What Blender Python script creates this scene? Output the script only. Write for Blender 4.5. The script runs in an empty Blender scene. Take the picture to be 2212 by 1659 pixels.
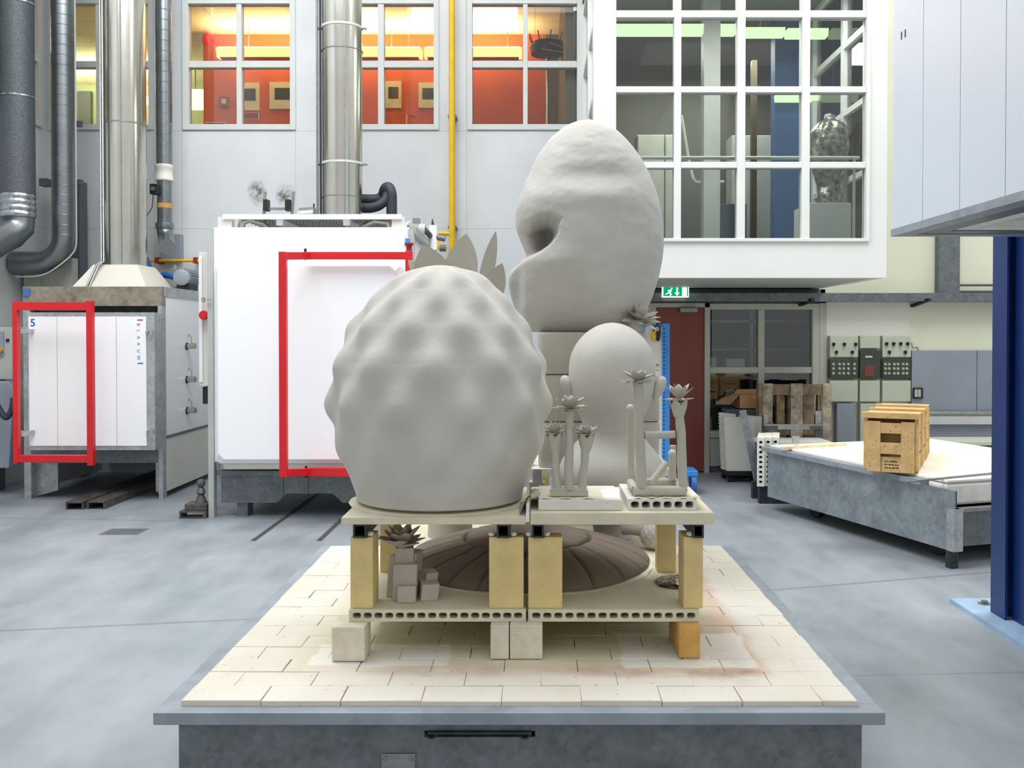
import bpy, bmesh, math, random
from mathutils import Vector, Matrix, noise as mnoise
random.seed(7)
PI = math.pi
scene = bpy.context.scene
COL = scene.collection

# ---------------------------------------------------------------- camera
F, CX, CY, DP, CAMZ = 2050.0, 1156.0, 754.0, 30.0, 1.65
TH = math.atan(DP / F)
cd = bpy.data.cameras.new('camera')
cam = bpy.data.objects.new('camera', cd); COL.objects.link(cam)
cam.location = (0, 0, CAMZ); cam.rotation_euler = (PI / 2 - TH, 0, 0)
cd.sensor_fit = 'HORIZONTAL'; cd.sensor_width = 36.0; cd.lens = 36.0 * F / 2212.0
cd.shift_x = (1106.0 - CX) / 2212.0; cd.shift_y = (CY - 829.5) / 2212.0
cd.clip_end = 200
scene.camera = cam

# ---------------------------------------------------------------- world, lights, exposure
scene.view_settings.view_transform = 'Standard'; scene.view_settings.look = 'None'
scene.view_settings.gamma = 1.0; scene.view_settings.use_curve_mapping = False
scene.view_settings.exposure = 0.16
w = bpy.data.worlds.new('hall_light'); scene.world = w; w.use_nodes = True
nt = w.node_tree; nt.nodes.clear()
wo = nt.nodes.new('ShaderNodeOutputWorld'); bg = nt.nodes.new('ShaderNodeBackground')
tc = nt.nodes.new('ShaderNodeTexCoord'); sx = nt.nodes.new('ShaderNodeSeparateXYZ'); rp = nt.nodes.new('ShaderNodeValToRGB')
mr = nt.nodes.new('ShaderNodeMapRange'); mr.inputs[1].default_value = -1; mr.inputs[2].default_value = 1
nt.links.new(tc.outputs['Generated'], sx.inputs[0]); nt.links.new(sx.outputs['Z'], mr.inputs[0]); nt.links.new(mr.outputs[0], rp.inputs[0])
e = rp.color_ramp.elements
e[0].position = 0.0; e[0].color = (.22, .22, .22, 1); e[1].position = 1.0; e[1].color = (.74, .76, .78, 1)
m_ = rp.color_ramp.elements.new(0.5); m_.color = (.72, .725, .72, 1); m_ = rp.color_ramp.elements.new(0.68); m_.color = (.66, .67, .68, 1)
nt.links.new(rp.outputs[0], bg.inputs[0]); bg.inputs[1].default_value = 0.92; nt.links.new(bg.outputs[0], wo.inputs[0])

def area(name, loc, size, energy, color=(1, 1, 1), rot=(0, 0, 0)):
    l = bpy.data.lights.new(name, 'AREA'); l.shape = 'RECTANGLE'; l.size, l.size_y = size; l.energy = energy; l.color = color
    o = bpy.data.objects.new(name, l); COL.objects.link(o); o.location = loc; o.rotation_euler = rot
    return o
area('skylight_strip', (-2.6, 5.6, 8.6), (4.5, 5.0), 500, (.95, .98, 1.0), (math.radians(16), 0, 0))
area('skylight_strip.001', (.6, 4.6, 8.6), (4.5, 4.5), 135, (.95, .98, 1.0))
area('skylight_strip.002', (4.6, 7.0, 8.6), (2.6, 3.0), 290, (1.0, 1.0, .95), (math.radians(14), 0, 0))

# ---------------------------------------------------------------- pixel helpers (2212 x 1659 frame to hall coordinates)
cT, sT = math.cos(TH), math.sin(TH)
def P(px, py, Y):
    u, v = (px - CX) / F, (CY - py) / F
    dy = cT + v * sT; t = Y / dy
    return Vector((u * t, Y, CAMZ + t * (v * cT - sT)))
def PX(px, Y): return P(px, 724, Y).x
def PZ(py, Y): return P(CX, py, Y).z
def G(px, py, z=0.0):
    u, v = (px - CX) / F, (CY - py) / F
    dz = v * cT - sT; t = (z - CAMZ) / dz
    return Vector((u * t, t * (cT + v * sT), z))

# ---------------------------------------------------------------- materials
def lin(c):
    c = c / 255.0
    return c / 12.92 if c <= .04045 else ((c + .055) / 1.055) ** 2.4
def rgb(r, g, b): return (lin(r), lin(g), lin(b), 1)

class NT:
    """small node-building aid"""
    def __init__(s, name):
        s.m = bpy.data.materials.new(name); s.m.use_nodes = True; s.t = s.m.node_tree
        s.b = s.t.nodes['Principled BSDF']; s._co = None
    def n(s, typ, **kw):
        x = s.t.nodes.new(typ)
        for k, v in kw.items(): setattr(x, k, v)
        return x
    def l(s, a, b): s.t.links.new(a, b)
    def co(s):
        if s._co is None: s._co = s.n('ShaderNodeTexCoord').outputs['Object']
        return s._co
    def put(s, sock, v):
        if isinstance(v, bpy.types.NodeSocket): s.l(v, sock)
        else: sock.default_value = v
    def math(s, op, a, b=0.0, c=None, clamp=False):
        x = s.n('ShaderNodeMath', operation=op, use_clamp=clamp); s.put(x.inputs[0], a); s.put(x.inputs[1], b)
        if c is not None: s.put(x.inputs[2], c)
        return x.outputs[0]
    def noise(s, scale, detail=4, rough=.6, stretch=None):
        x = s.n('ShaderNodeTexNoise'); x.inputs['Scale'].default_value = scale; x.inputs['Detail'].default_value = detail; x.inputs['Roughness'].default_value = rough
        if stretch:
            mp = s.n('ShaderNodeMapping'); mp.inputs['Scale'].default_value = stretch; s.l(s.co(), mp.inputs[0]); s.l(mp.outputs[0], x.inputs['Vector'])
        else: s.l(s.co(), x.inputs['Vector'])
        return x.outputs['Fac']
    def vor(s, scale, feature='F1', out='Color'):
        x = s.n('ShaderNodeTexVoronoi', feature=feature); x.inputs['Scale'].default_value = scale; s.l(s.co(), x.inputs['Vector'])
        return x.outputs[out]
    def ramp(s, fac, stops):
        x = s.n('ShaderNodeValToRGB'); s.l(fac, x.inputs[0]); el = x.color_ramp.elements
        el[0].position, el[0].color = stops[0]; el[1].position, el[1].color = stops[-1]
        for p, c in stops[1:-1]:
            k = el.new(p); k.color = c
        return x.outputs[0]
    def mix(s, fac, a, b, blend='MIX'):
        x = s.n('ShaderNodeMix', data_type='RGBA', blend_type=blend)
        s.put(x.inputs[0], fac); s.put(x.inputs[6], a); s.put(x.inputs[7], b)
        return x.outputs[2]
    def xyz(s):
        x = s.n('ShaderNodeSeparateXYZ'); s.l(s.co(), x.inputs[0]); return x.outputs
    def step(s, v, a, b):
        x = s.n('ShaderNodeMapRange', interpolation_type='SMOOTHSTEP'); s.put(x.inputs[0], v); x.inputs[1].default_value = a; x.inputs[2].default_value = b
        return x.outputs[0]
    def color(s, v): s.put(s.b.inputs['Base Color'], v)
    def bump(s, h, strength=.3, dist=.01):
        x = s.n('ShaderNodeBump'); x.inputs['Strength'].default_value = strength; x.inputs['Distance'].default_value = dist
        s.l(h, x.inputs['Height']); s.l(x.outputs[0], s.b.inputs['Normal'])
    def set(s, rough=.6, metal=0.0, spec=.5, coat=0.0):
        s.b.inputs['Roughness'].default_value = rough; s.b.inputs['Metallic'].default_value = metal
        s.b.inputs['Specular IOR Level'].default_value = spec; s.b.inputs['Coat Weight'].default_value = coat
        return s

def simple(name, c, rough=.6, metal=0.0, var=.06, scale=6, bump=0.0, bscale=60, spec=.5, coat=0.0):
    k = NT(name).set(rough, metal, spec, coat)
    col = rgb(*c)
    d = tuple(max(0, x * (1 - var * 2.2)) for x in col[:3]) + (1,)
    li = tuple(min(1, x * (1 + var)) for x in col[:3]) + (1,)
    k.color(k.ramp(k.noise(scale), [(.3, d), (.7, li)]))
    if bump: k.bump(k.noise(bscale, 3), bump)
    return k.m
def emit(name, c, strength):
    k = NT(name); k.color((0, 0, 0, 1)); k.b.inputs['Emission Color'].default_value = rgb(*c); k.b.inputs['Emission Strength'].default_value = strength
    k.set(.9, 0, 0)
    return k.m
def galv(name, c, scale=22, contrast=.18, rough=.42, metal=.55):
    k = NT(name).set(rough, metal)
    col = rgb(*c)[:3]
    v = k.vor(scale * 1.6); bw = k.n('ShaderNodeRGBToBW'); k.l(v, bw.inputs[0])
    f = k.math('ADD', k.math('MULTIPLY', bw.outputs[0], .22), k.math('MULTIPLY', k.noise(scale * .3, 6, .7), .85))
    k.color(k.ramp(f, [(.34, tuple(x * (1 - contrast * 1.3) for x in col) + (1,)), (.72, tuple(min(1, x * (1 + contrast * 1.5)) for x in col) + (1,))]))
    return k.m

def clay_mat(name, c, var=.05):
    k = NT(name).set(.85, 0, .25)
    col = rgb(*c)[:3]
    f = k.noise(3.0, 6); g = k.noise(90, 2)
    base = k.ramp(f, [(.3, tuple(x * (1 - var * 2) for x in col) + (1,)), (.72, tuple(min(1, x * (1 + var)) for x in col) + (1,))])
    k.color(base)
    h = k.math('ADD', k.math('MULTIPLY', k.noise(28, 4), .7), k.math('MULTIPLY', g, .25))
    k.bump(h, .35, .006)
    return k.m
M = {}
M['clay'] = clay_mat('pale_clay', (198, 195, 187))
M['clay_warm'] = clay_mat('warm_clay', (186, 178, 166))
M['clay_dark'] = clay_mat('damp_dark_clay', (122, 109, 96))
M['clay_block'] = clay_mat('clay_block', (188, 184, 170))
M['shelf'] = simple('cream_kiln_shelf', (216, 210, 184), .85, 0, .05, 7, .15, 120, .2)
M['shelf_white'] = simple('white_kiln_shelf', (226, 224, 214), .8, 0, .03, 7, .1, 120, .2)
M['brick_yellow'] = simple('yellow_firebrick', (222, 199, 140), .9, 0, .07, 9, .3, 140, .15)
M['brick_orange'] = simple('orange_firebrick', (212, 166, 96), .9, 0, .1, 16, .3, 140, .15)
M['brick_pale'] = simple('pale_firebrick', (226, 217, 200), .9, 0, .08, 12, .4, 90, .15)
M['paper'] = simple('white_paper', (246, 246, 250), .8, 0, .01)
M['kraft'] = simple('cream_clay_sheet', (226, 219, 196), .9, 0, .05, 12, .2, 60, .1)
M['putty'] = simple('white_putty', (226, 226, 222), .9, 0, .06, 40, .4, 80)
M['dark_steel'] = simple('dark_steel_tube', (66, 70, 72), .5, .6, .2, 18)
M['steel_edge'] = simple('bare_steel', (150, 152, 150), .4, .7, .1, 20)
M['galv'] = galv('galvanised_steel', (176, 180, 181))
M['galv_dark'] = galv('dull_galvanised_steel', (112, 118, 120), 30, .2, .5, .45)
M['galv_blue'] = galv('bluish_galvanised_steel', (150, 158, 163), 16, .2, .4, .5)
M['rim'] = galv('grey_cart_rim', (146, 154, 162), 9, .12, .5, .15)
M['stainless'] = simple('stainless_steel', (204, 202, 192), .22, 1.0, .05, 2)
M['duct'] = simple('spiral_duct_steel', (140, 146, 150), .34, .9, .1, 3)
M['duct_insul'] = simple('grey_insulation_foil', (96, 102, 106), .55, .55, .16, 60, .4, 90)
M['foil'] = simple('crinkled_foil', (190, 198, 204), .28, .9, .2, 24, .8, 20)
M['white_enamel'] = simple('white_enamel', (242, 243, 244), .32, 0, .012, 2)
M['white_panel'] = simple('white_door_board', (252, 252, 252), .55, 0, .004, 2)
M['white_frame'] = simple('white_window_frame', (206, 208, 205), .5, 0, .02, 3)
M['white_bluish'] = simple('white_hood_panel', (208, 216, 226), .3, 0, .012, 1.5)
M['cream_panel'] = simple('cream_sheet', (226, 224, 214), .5, 0, .02, 3)
M['hood_cone'] = simple('beige_hood_sheet', (214, 209, 198), .55, 0, .03, 3)
M['red'] = simple('red_paint', (214, 24, 34), .4, 0, .06, 5)
M['red_dull'] = simple('dull_red_paint', (150, 30, 30), .5, 0, .08, 5)
M['blue_column'] = simple('blue_column_paint', (17, 50, 112), .4, 0, .08, 3)
M['blue_light'] = simple('light_blue_paint', (58, 142, 222), .45, 0, .05, 5)
M['yellow'] = simple('yellow_gas_paint', (232, 186, 20), .4, 0, .06, 5)
M['black'] = simple('black_plastic', (26, 27, 30), .5, 0, .1, 10)
M['black_hose'] = simple('black_rubber_hose', (44, 50, 62), .55, 0, .15, 10)
M['blue_hose'] = simple('blue_hose', (34, 92, 168), .5, 0, .08, 10)
M['grey_sheet'] = simple('grey_metal_sheet', (150, 158, 170), .5, .15, .05, 2)
M['grey_box'] = simple('grey_cabinet_paint', (186, 188, 182), .5, 0, .05, 4)
M['grey_dark'] = simple('dark_grey_paint', (92, 97, 102), .6, 0, .08, 4)
M['grey_green'] = simple('greenish_grey_cabinet', (196, 202, 182), .5, 0, .03, 4)
M['panel_dark'] = simple('smoked_cover', (62, 66, 58), .25, 0, .1, 5)
M['dial'] = simple('fuse_cap', (178, 182, 158), .4, 0, .1, 20)
M['door_brown'] = simple('red_brown_door_paint', (134, 64, 52), .5, 0, .06, 4)
M['frame_beige'] = simple('beige_frame_paint', (188, 188, 176), .5, 0, .04, 4)
M['wood_old'] = simple('weathered_wood', (196, 181, 160), .85, 0, .3, 9, .4, 50)
M['wood_crate'] = simple('crate_pine', (222, 182, 122), .7, 0, .12, 12, .2, 60)
M['wood_pale'] = simple('pale_pine', (236, 220, 176), .7, 0, .1, 12, .2, 60)
M['card'] = simple('brown_cardboard', (196, 152, 108), .85, 0, .06, 8)
M['fibre'] = simple('white_fibre_blanket', (240, 236, 230), .95, 0, .05, 9, .6, 14)
M['rail'] = simple('worn_rail_steel', (108, 104, 100), .55, .5, .25, 14)
M['glaze'] = simple('dark_brown_glaze', (52, 34, 28), .12, 0, .1, 10, coat=.6)
M['ink'] = simple('black_stamp_ink', (40, 34, 36), .8)
M['blue_ink'] = simple('blue_lettering', (58, 110, 176), .6)
M['red_ink'] = simple('red_lettering', (206, 50, 52), .6)
M['bronze'] = simple('silvery_brown_bronze', (158, 152, 142), .32, .8, .4, 20, 1.0, 16)
M['fabric_clay'] = clay_mat('grey_clay_cloth', (176, 170, 158))

def glass_mat(name, refl=.08, tint=(255, 255, 255)):
    k = NT(name); t = k.t
    tr = k.n('ShaderNodeBsdfTransparent'); tr.inputs[0].default_value = rgb(*tint)
    gl = k.n('ShaderNodeBsdfGlossy'); gl.inputs['Roughness'].default_value = .02
    lw = k.n('ShaderNodeFresnel'); lw.inputs[0].default_value = 1.45
    mx = k.n('ShaderNodeMixShader'); k.l(k.math('ADD', lw.outputs[0], refl - .04), mx.inputs[0]); k.l(tr.outputs[0], mx.inputs[1]); k.l(gl.outputs[0], mx.inputs[2])
    k.l(mx.outputs[0], t.nodes['Material Output'].inputs[0])
    return k.m
M['glass'] = glass_mat('window_glass', .06)
M['glass_tint'] = glass_mat('grey_window_glass', .07, (238, 242, 240))

# ---------------------------------------------------------------- mesh builder
class MB:
    def __init__(s): s.v = []; s.f = []
    def add(s, vs, fs):
        b = len(s.v); s.v += [tuple(x) for x in vs]; s.f += [tuple(i + b for i in f) for f in fs]; return s
    def box(s, x0, x1, y0, y1, z0, z1):
        return s.add([(x0, y0, z0), (x1, y0, z0), (x1, y1, z0), (x0, y1, z0), (x0, y0, z1), (x1, y0, z1), (x1, y1, z1), (x0, y1, z1)],
                     [(0, 3, 2, 1), (4, 5, 6, 7), (0, 1, 5, 4), (1, 2, 6, 5), (2, 3, 7, 6), (3, 0, 4, 7)])
    def bar(s, p0, p1, wd, ht, up=(0, 0, 1)):
        p0, p1 = Vector(p0), Vector(p1); d = (p1 - p0).normalized(); up = Vector(up)
        if abs(d.dot(up)) > .98: up = Vector((0, 1, 0))
        a = d.cross(up).normalized(); b = a.cross(d).normalized(); a *= wd / 2; b *= ht / 2
        vs = [p0 - a - b, p0 + a - b, p0 + a + b, p0 - a + b, p1 - a - b, p1 + a - b, p1 + a + b, p1 - a + b]
        return s.add(vs, [(0, 3, 2, 1), (4, 5, 6, 7), (0, 1, 5, 4), (1, 2, 6, 5), (2, 3, 7, 6), (3, 0, 4, 7)])
    def ring_loft(s, rings, cap=True, closed=False):
        n = len(rings[0]); vs = [p for r in rings for p in r]; fs = []
        for i in range(len(rings) - 1 + (1 if closed else 0)):
            j = (i + 1) % len(rings)
            for k in range(n):
                fs.append((i * n + k, i * n + (k + 1) % n, j * n + (k + 1) % n, j * n + k))
        if cap and not closed:
            fs.append(tuple(range(n - 1, -1, -1))); fs.append(tuple((len(rings) - 1) * n + k for k in range(n)))
        return s.add(vs, fs)
    def tube(s, pts, r, n=12, cap=True, closed=False):
        pts = [Vector(p) for p in pts]; m = len(pts)
        rs = r if isinstance(r, (list, tuple)) else [r] * m
        rings = []; a = None
        for i, p in enumerate(pts):
            if closed: d = pts[(i + 1) % m] - pts[i - 1]
            else: d = pts[min(i + 1, m - 1)] - pts[max(i - 1, 0)]
            d.normalize()
            if a is None:
                a = d.orthogonal().normalized()
            a = (a - d * a.dot(d)).normalized(); b = d.cross(a)
            rings.append([p + (a * math.cos(2 * PI * k / n) + b * math.sin(2 * PI * k / n)) * rs[i] for k in range(n)])
        return s.ring_loft(rings, cap, closed)
    def cyl(s, p0, p1, r0, r1=None, n=20): return s.tube([p0, p1], [r0, r0 if r1 is None else r1], n)
    def lathe(s, cx, cy, prof, n=48, fn=None, cap=True):
        rings = []
        for r, z in prof:
            rings.append([((cx + (r if fn is None else fn(r, z, 2 * PI * k / n)) * math.cos(2 * PI * k / n)),
                           (cy + (r if fn is None else fn(r, z, 2 * PI * k / n)) * math.sin(2 * PI * k / n)), z) for k in range(n)])
        return s.ring_loft(rings, cap)
    def prism(s, pts, axis, a0, a1):
        def q(p, a):
            return {'x': (a, p[0], p[1]), 'y': (p[0], a, p[1]), 'z': (p[0], p[1], a)}[axis]
        n = len(pts)
        return s.add([q(p, a0) for p in pts] + [q(p, a1) for p in pts],
                     [tuple(range(n - 1, -1, -1)), tuple(range(n, 2 * n))] + [(k, (k + 1) % n, n + (k + 1) % n, n + k) for k in range(n)])
    def ball(s, c, rx, ry=None, rz=None, n=16, m=10, rot=None):
        ry = rx if ry is None else ry; rz = rx if rz is None else rz; c = Vector(c)
        rings = []
        for i in range(m + 1):
            t = PI * (.02 + .96 * i / m)
            ring = []
            for k in range(n):
                p = Vector((rx * math.sin(t) * math.cos(2 * PI * k / n), ry * math.sin(t) * math.sin(2 * PI * k / n), -rz * math.cos(t)))
                if rot: p = rot @ p
                ring.append(c + p)
            rings.append(ring)
        return s.ring_loft(rings)
    def sheet(s, rows, th=.002):
        """open grid of points with a thickness along the local normal (downwards)"""
        m, n = len(rows), len(rows[0]); top = [Vector(p) for r in rows for p in r]; bot = [p - Vector((0, 0, th)) for p in top]
        fs = []; o = m * n
        for i in range(m - 1):
            for k in range(n - 1):
                a, b, c, d = i * n + k, i * n + k + 1, (i + 1) * n + k + 1, (i + 1) * n + k
                fs += [(a, b, c, d), (o + d, o + c, o + b, o + a)]
        edge = [k for k in range(n)] + [i * n + n - 1 for i in range(1, m)] + [(m - 1) * n + k for k in range(n - 2, -1, -1)] + [i * n for i in range(m - 2, 0, -1)]
        for i in range(len(edge)):
            a, b = edge[i], edge[(i + 1) % len(edge)]; fs.append((b, a, o + a, o + b))
        return s.add(top + bot, fs)
    def move(s, M4, start=0):
        s.v = s.v[:start] + [tuple(M4 @ Vector(p)) for p in s.v[start:]]; return s
    def build(s, name, mat, parent=None, smooth=False, bevel=0.0, seg=2, local=False, origin=None, mods=None):
        me = bpy.data.meshes.new(name)
        o = bpy.data.objects.new(name, me); COL.objects.link(o)
        off = Vector((0, 0, 0))
        if parent is not None:
            o.parent = parent
            if not local: off = root_loc(parent)
        else:
            xs = [p[0] for p in s.v]; ys = [p[1] for p in s.v]; zs = [p[2] for p in s.v]
            off = Vector(origin) if origin is not None else Vector(((min(xs) + max(xs)) / 2, (min(ys) + max(ys)) / 2, min(zs)))
            o.location = off
        me.from_pydata([(p[0] - off.x, p[1] - off.y, p[2] - off.z) for p in s.v], [], s.f)
        bm = bmesh.new(); bm.from_mesh(me); bmesh.ops.recalc_face_normals(bm, faces=bm.faces); bm.to_mesh(me); bm.free()
        me.materials.append(M[mat] if isinstance(mat, str) else mat)
        if smooth:
            me.polygons.foreach_set('use_smooth', [True] * len(me.polygons)); me.set_sharp_from_angle(angle=math.radians(smooth if smooth is not True else 40))
        if bevel:
            b = o.modifiers.new('bevel', 'BEVEL'); b.width = bevel; b.segments = seg; b.limit_method = 'ANGLE'; b.angle_limit = math.radians(50)
        return o
def root_loc(o):
    v = Vector((0, 0, 0))
    while o is not None: v = v + o.location; o = o.parent
    return v
def tag(o, label, cat, group=None):
    o['label'] = label; o['category'] = cat
    if group: o['group'] = group
    return o
def thing(name, label, cat, loc, group=None, rz=0.0):
    o = bpy.data.objects.new(name, None); COL.objects.link(o); o.location = loc; o.rotation_euler = (0, 0, rz); o.empty_display_size = .1
    return tag(o, label, cat, group)
def structure(o, label=None):
    o['kind'] = 'structure'
    if label: o['label'] = label
    return o
def empty_structure(name, loc):
    o = bpy.data.objects.new(name, None); COL.objects.link(o); o.location = loc; o.empty_display_size = .1
    return structure(o)
def copy_tree(o, parent=None):
    c = o.copy(); COL.objects.link(c)
    if parent is not None: c.parent = parent
    for ch in list(o.children): copy_tree(ch, c)
    return c
def text_mesh(txt, size, extrude=.001, offset=0.0, spacing=1.0):
    cu = bpy.data.curves.new('lettering', 'FONT'); cu.body = txt; cu.size = size; cu.extrude = extrude; cu.offset = offset; cu.align_x = 'CENTER'; cu.align_y = 'CENTER'; cu.space_character = spacing
    o = bpy.data.objects.new('lettering', cu); COL.objects.link(o)
    dg = bpy.context.evaluated_depsgraph_get(); dg.update()
    me = bpy.data.meshes.new_from_object(o.evaluated_get(dg))
    vs = [tuple(v.co) for v in me.vertices]; fs = [tuple(p.vertices) for p in me.polygons]
    bpy.data.objects.remove(o); bpy.data.curves.remove(cu); bpy.data.meshes.remove(me)
    return vs, fs
def wall_text(name, txt, size, c, mat, parent, rot=0.0, offset=0.0, spacing=1.0):
    """lettering facing -Y at c, turned by rot in its plane"""
    vs, fs = text_mesh(txt, size, .0008, offset, spacing)
    cr, sr = math.cos(rot), math.sin(rot); mb = MB()
    mb.add([(c[0] + x * cr - y * sr, c[1] - z - .0008, c[2] + x * sr + y * cr) for x, y, z in vs], fs)
    return mb.build(name, mat, parent)
def arc(c, r, a0, a1, n, plane='xz'):
    out = []
    for i in range(n + 1):
        a = a0 + (a1 - a0) * i / n; q = (r * math.cos(a), r * math.sin(a))
        out.append({'xz': (c[0] + q[0], c[1], c[2] + q[1]), 'xy': (c[0] + q[0], c[1] + q[1], c[2]), 'yz': (c[0], c[1] + q[0], c[2] + q[1])}[plane])
    return out
def perforated(mb, x0, x1, y0, y1, z0, z1, n, hw, hh, margin=.012, round_=.35):
    """hollow slab, holes run along Y"""
    cw = (x1 - x0 - 2 * margin) / n; K = 16
    zc = (z0 + z1) / 2; X = [x0] + [x0 + margin + cw * i for i in range(n + 1)] + [x1]
    mb.add([(x0, y0, z0), (x1, y0, z0), (x1, y1, z0), (x0, y1, z0), (x0, y0, z1), (x1, y0, z1), (x1, y1, z1), (x0, y1, z1)],
           [(0, 3, 2, 1), (4, 5, 6, 7), (1, 2, 6, 5), (3, 0, 4, 7)])
    for a, b in ((x0, x0 + margin), (x1 - margin, x1)):
        for y in (y0, y1): mb.add([(a, y, z0), (b, y, z0), (b, y, z1), (a, y, z1)], [(0, 1, 2, 3)])
    for i in range(n):
        xc = x0 + margin + cw * (i + .5); inn = []; out = []
        for k in range(K):
            a = 2 * PI * k / K + PI / K; c, s_ = math.cos(a), math.sin(a); m = max(abs(c), abs(s_))
            sx_, sz_ = c / m, s_ / m
            out.append((xc + sx_ * cw / 2, zc + sz_ * (z1 - z0) / 2))
            ex, ez = c * 1.06, s_ * 1.06
            q = lambda e, q_: (1 - round_) * max(-1, min(1, q_ * .98)) + round_ * e
            inn.append((xc + q(ex, sx_) * hw / 2, zc + q(ez, sz_) * hh / 2))
        # snap the outer ring's nearest points to the cell corners
        for cxs, czs in ((1, 1), (-1, 1), (-1, -1), (1, -1)):
            tx, tz = xc + cxs * cw / 2, zc + czs * (z1 - z0) / 2
            j = min(range(K), key=lambda q_: (out[q_][0] - tx) ** 2 + (out[q_][1] - tz) ** 2); out[j] = (tx, tz)
        vs = []
        for y in (y0, y1):
            vs += [(p[0], y, p[1]) for p in out] + [(p[0], y, p[1]) for p in inn]
        fs = []
        for k in range(K):
            k2 = (k + 1) % K
            fs += [(k, k2, K + k2, K + k), (2 * K + k2, 2 * K + k, 3 * K + k, 3 * K + k2), (K + k, K + k2, 3 * K + k2, 3 * K + k)]
        mb.add(vs, fs)
    return mb
# ================================================================ SETTING
YW = 11.4                                                    # hall side of the back wall
# ---- floor
k = NT('polished_concrete_floor').set(.34, 0, .45)
n1, n2, n3 = k.noise(.55, 6, .62), k.noise(2.4, 6, .65, (1, .35, 1)), k.noise(30, 3)
f = k.math('ADD', k.math('MULTIPLY', n1, .55), k.math('MULTIPLY', n2, .45))
c0 = k.ramp(f, [(.34, rgb(116, 123, 129)), (.5, rgb(147, 154, 160)), (.66, rgb(170, 176, 181))])
def floor_line(p, q, wd, lim=(-20, 20)):
    p, q = G(*p), G(*q); d = (q - p).normalized(); nx, ny = -d.y, d.x; c_ = nx * p.x + ny * p.y
    dt = k.n('ShaderNodeVectorMath', operation='DOT_PRODUCT'); k.l(k.co(), dt.inputs[0]); dt.inputs[1].default_value = (nx, ny, 0)
    ds = k.math('ABSOLUTE', k.math('SUBTRACT', dt.outputs['Value'], c_))
    hit = k.math('LESS_THAN', ds, wd)
    xs = k.xyz()[0]
    return k.math('MULTIPLY', hit, k.math('MULTIPLY', k.math('GREATER_THAN', xs, lim[0]), k.math('LESS_THAN', xs, lim[1])))
jl = k.math('MAXIMUM', floor_line((0, 1363), (530, 1338), .016, (-9, 0)), floor_line((1656, 1276), (1960, 1251), .016, (0, 9)))
jl = k.math('MAXIMUM', jl, k.math('MAXIMUM', floor_line((1840, 1460), (2212, 1452), .006, (0, 9)), floor_line((0, 1119), (560, 1128), .014, (-9, 0))))
c1 = k.mix(k.math('MULTIPLY', jl, .55), c0, rgb(110, 116, 122))
k.color(c1); k.put(k.b.inputs['Roughness'], k.math('ADD', .3, k.math('MULTIPLY', n2, .22))); k.bump(n3, .04, .004)
M['floor'] = k.m
structure(MB().box(-12, 9, -4, YW + .2, -.12, 0).build('floor', 'floor', origin=(0, 0, 0)))

# ---- back wall with its seams and soot
k = NT('white_wall_boards').set(.6, 0, .3)
base = k.ramp(k.noise(1.3, 4), [(.3, rgb(203, 205, 206)), (.7, rgb(214, 216, 218))])
X_, Y_, Z_ = k.xyz()
ln = None
for px in (395, 640, 1008, 335):
    m_ = k.math('LESS_THAN', k.math('ABSOLUTE', k.math('SUBTRACT', X_, PX(px, YW))), .004)
    ln = m_ if ln is None else k.math('MAXIMUM', ln, m_)
for py in (283, 494):
    ln = k.math('MAXIMUM', ln, k.math('LESS_THAN', k.math('ABSOLUTE', k.math('SUBTRACT', Z_, PZ(py, YW))), .004))
base = k.mix(k.math('MULTIPLY', ln, .35), base, rgb(120, 122, 124))
so = None
for px, py in ((556, 418), (617, 420)):
    dx = k.math('MULTIPLY', k.math('SUBTRACT', X_, PX(px, YW)), 7.5); dz = k.math('MULTIPLY', k.math('SUBTRACT', Z_, PZ(py, YW)), 6.5)
    d2 = k.math('ADD', k.math('ADD', k.math('MULTIPLY', dx, dx), k.math('MULTIPLY', dz, dz)), k.math('MULTIPLY', k.math('SUBTRACT', k.noise(5, 5, .7), .5), 2.6))
    s_ = k.math('SUBTRACT', 1.0, d2, clamp=True); so = s_ if so is None else k.math('MAXIMUM', so, s_)
so = k.math('MULTIPLY', so, k.step(k.noise(14, 5), .25, .75))
k.color(k.mix(k.math('MULTIPLY', so, 1.0), base, rgb(92, 80, 70)))
M['wall_white'] = k.m
M['wall_cream'] = simple('cream_wall_paint', (226, 228, 206), .7, 0, .02, 1.2)
M['wall_grey'] = simple('grey_shadowed_wall_paint', (176, 178, 168), .7, 0, .03, 1.2)

T = .16
WT, WB = 6.0, PZ(281, YW)            # top and bottom of the upper windows
wins = [(112, 335), (398, 641), (697, 949), (1010, 1258)]
wx = [(PX(a, YW), PX(b, YW)) for a, b in wins]
BX0, BX1 = PX(1282, 9.2), PX(1914, 9.2)              # bay sides
DX0, DX1 = PX(1408, YW), PX(1524, YW); DZ = PZ(660, YW)
GX0, GX1 = PX(1526, YW), PX(1768, YW); GZ0, GZ1 = PZ(945, YW), PZ(656, YW)
XL = -5.85
mb = MB()
mb.box(XL - .15, DX0, YW, YW + T, 0, 2.2)
mb.box(XL - .15, BX0, YW, YW + T, 2.2, WB)
edges = [XL - .15] + [q for p in wx for q in p] + [BX0]
for i in range(0, len(edges), 2):
    mb.box(edges[i], edges[i + 1], YW, YW + T, WB, WT)
mb.box(XL - .15, BX0, YW, YW + T, WT, 8.2)
structure(mb.build('wall_back', 'wall_white', origin=(0, 0, 0)))
mb = MB()
mb.box(DX0, DX1, YW, YW + T, DZ, 2.2); mb.box(DX1, GX1 + .08, YW, YW + T, GZ1, 2.2)
mb.box(GX0 - .02, GX1 + .08, YW, YW + T, 0, GZ0); mb.box(GX1, 9, YW, YW + T, 0, 2.2)
structure(mb.build('wall_lower', 'wall_cream', origin=(0, 0, 0)))
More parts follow.
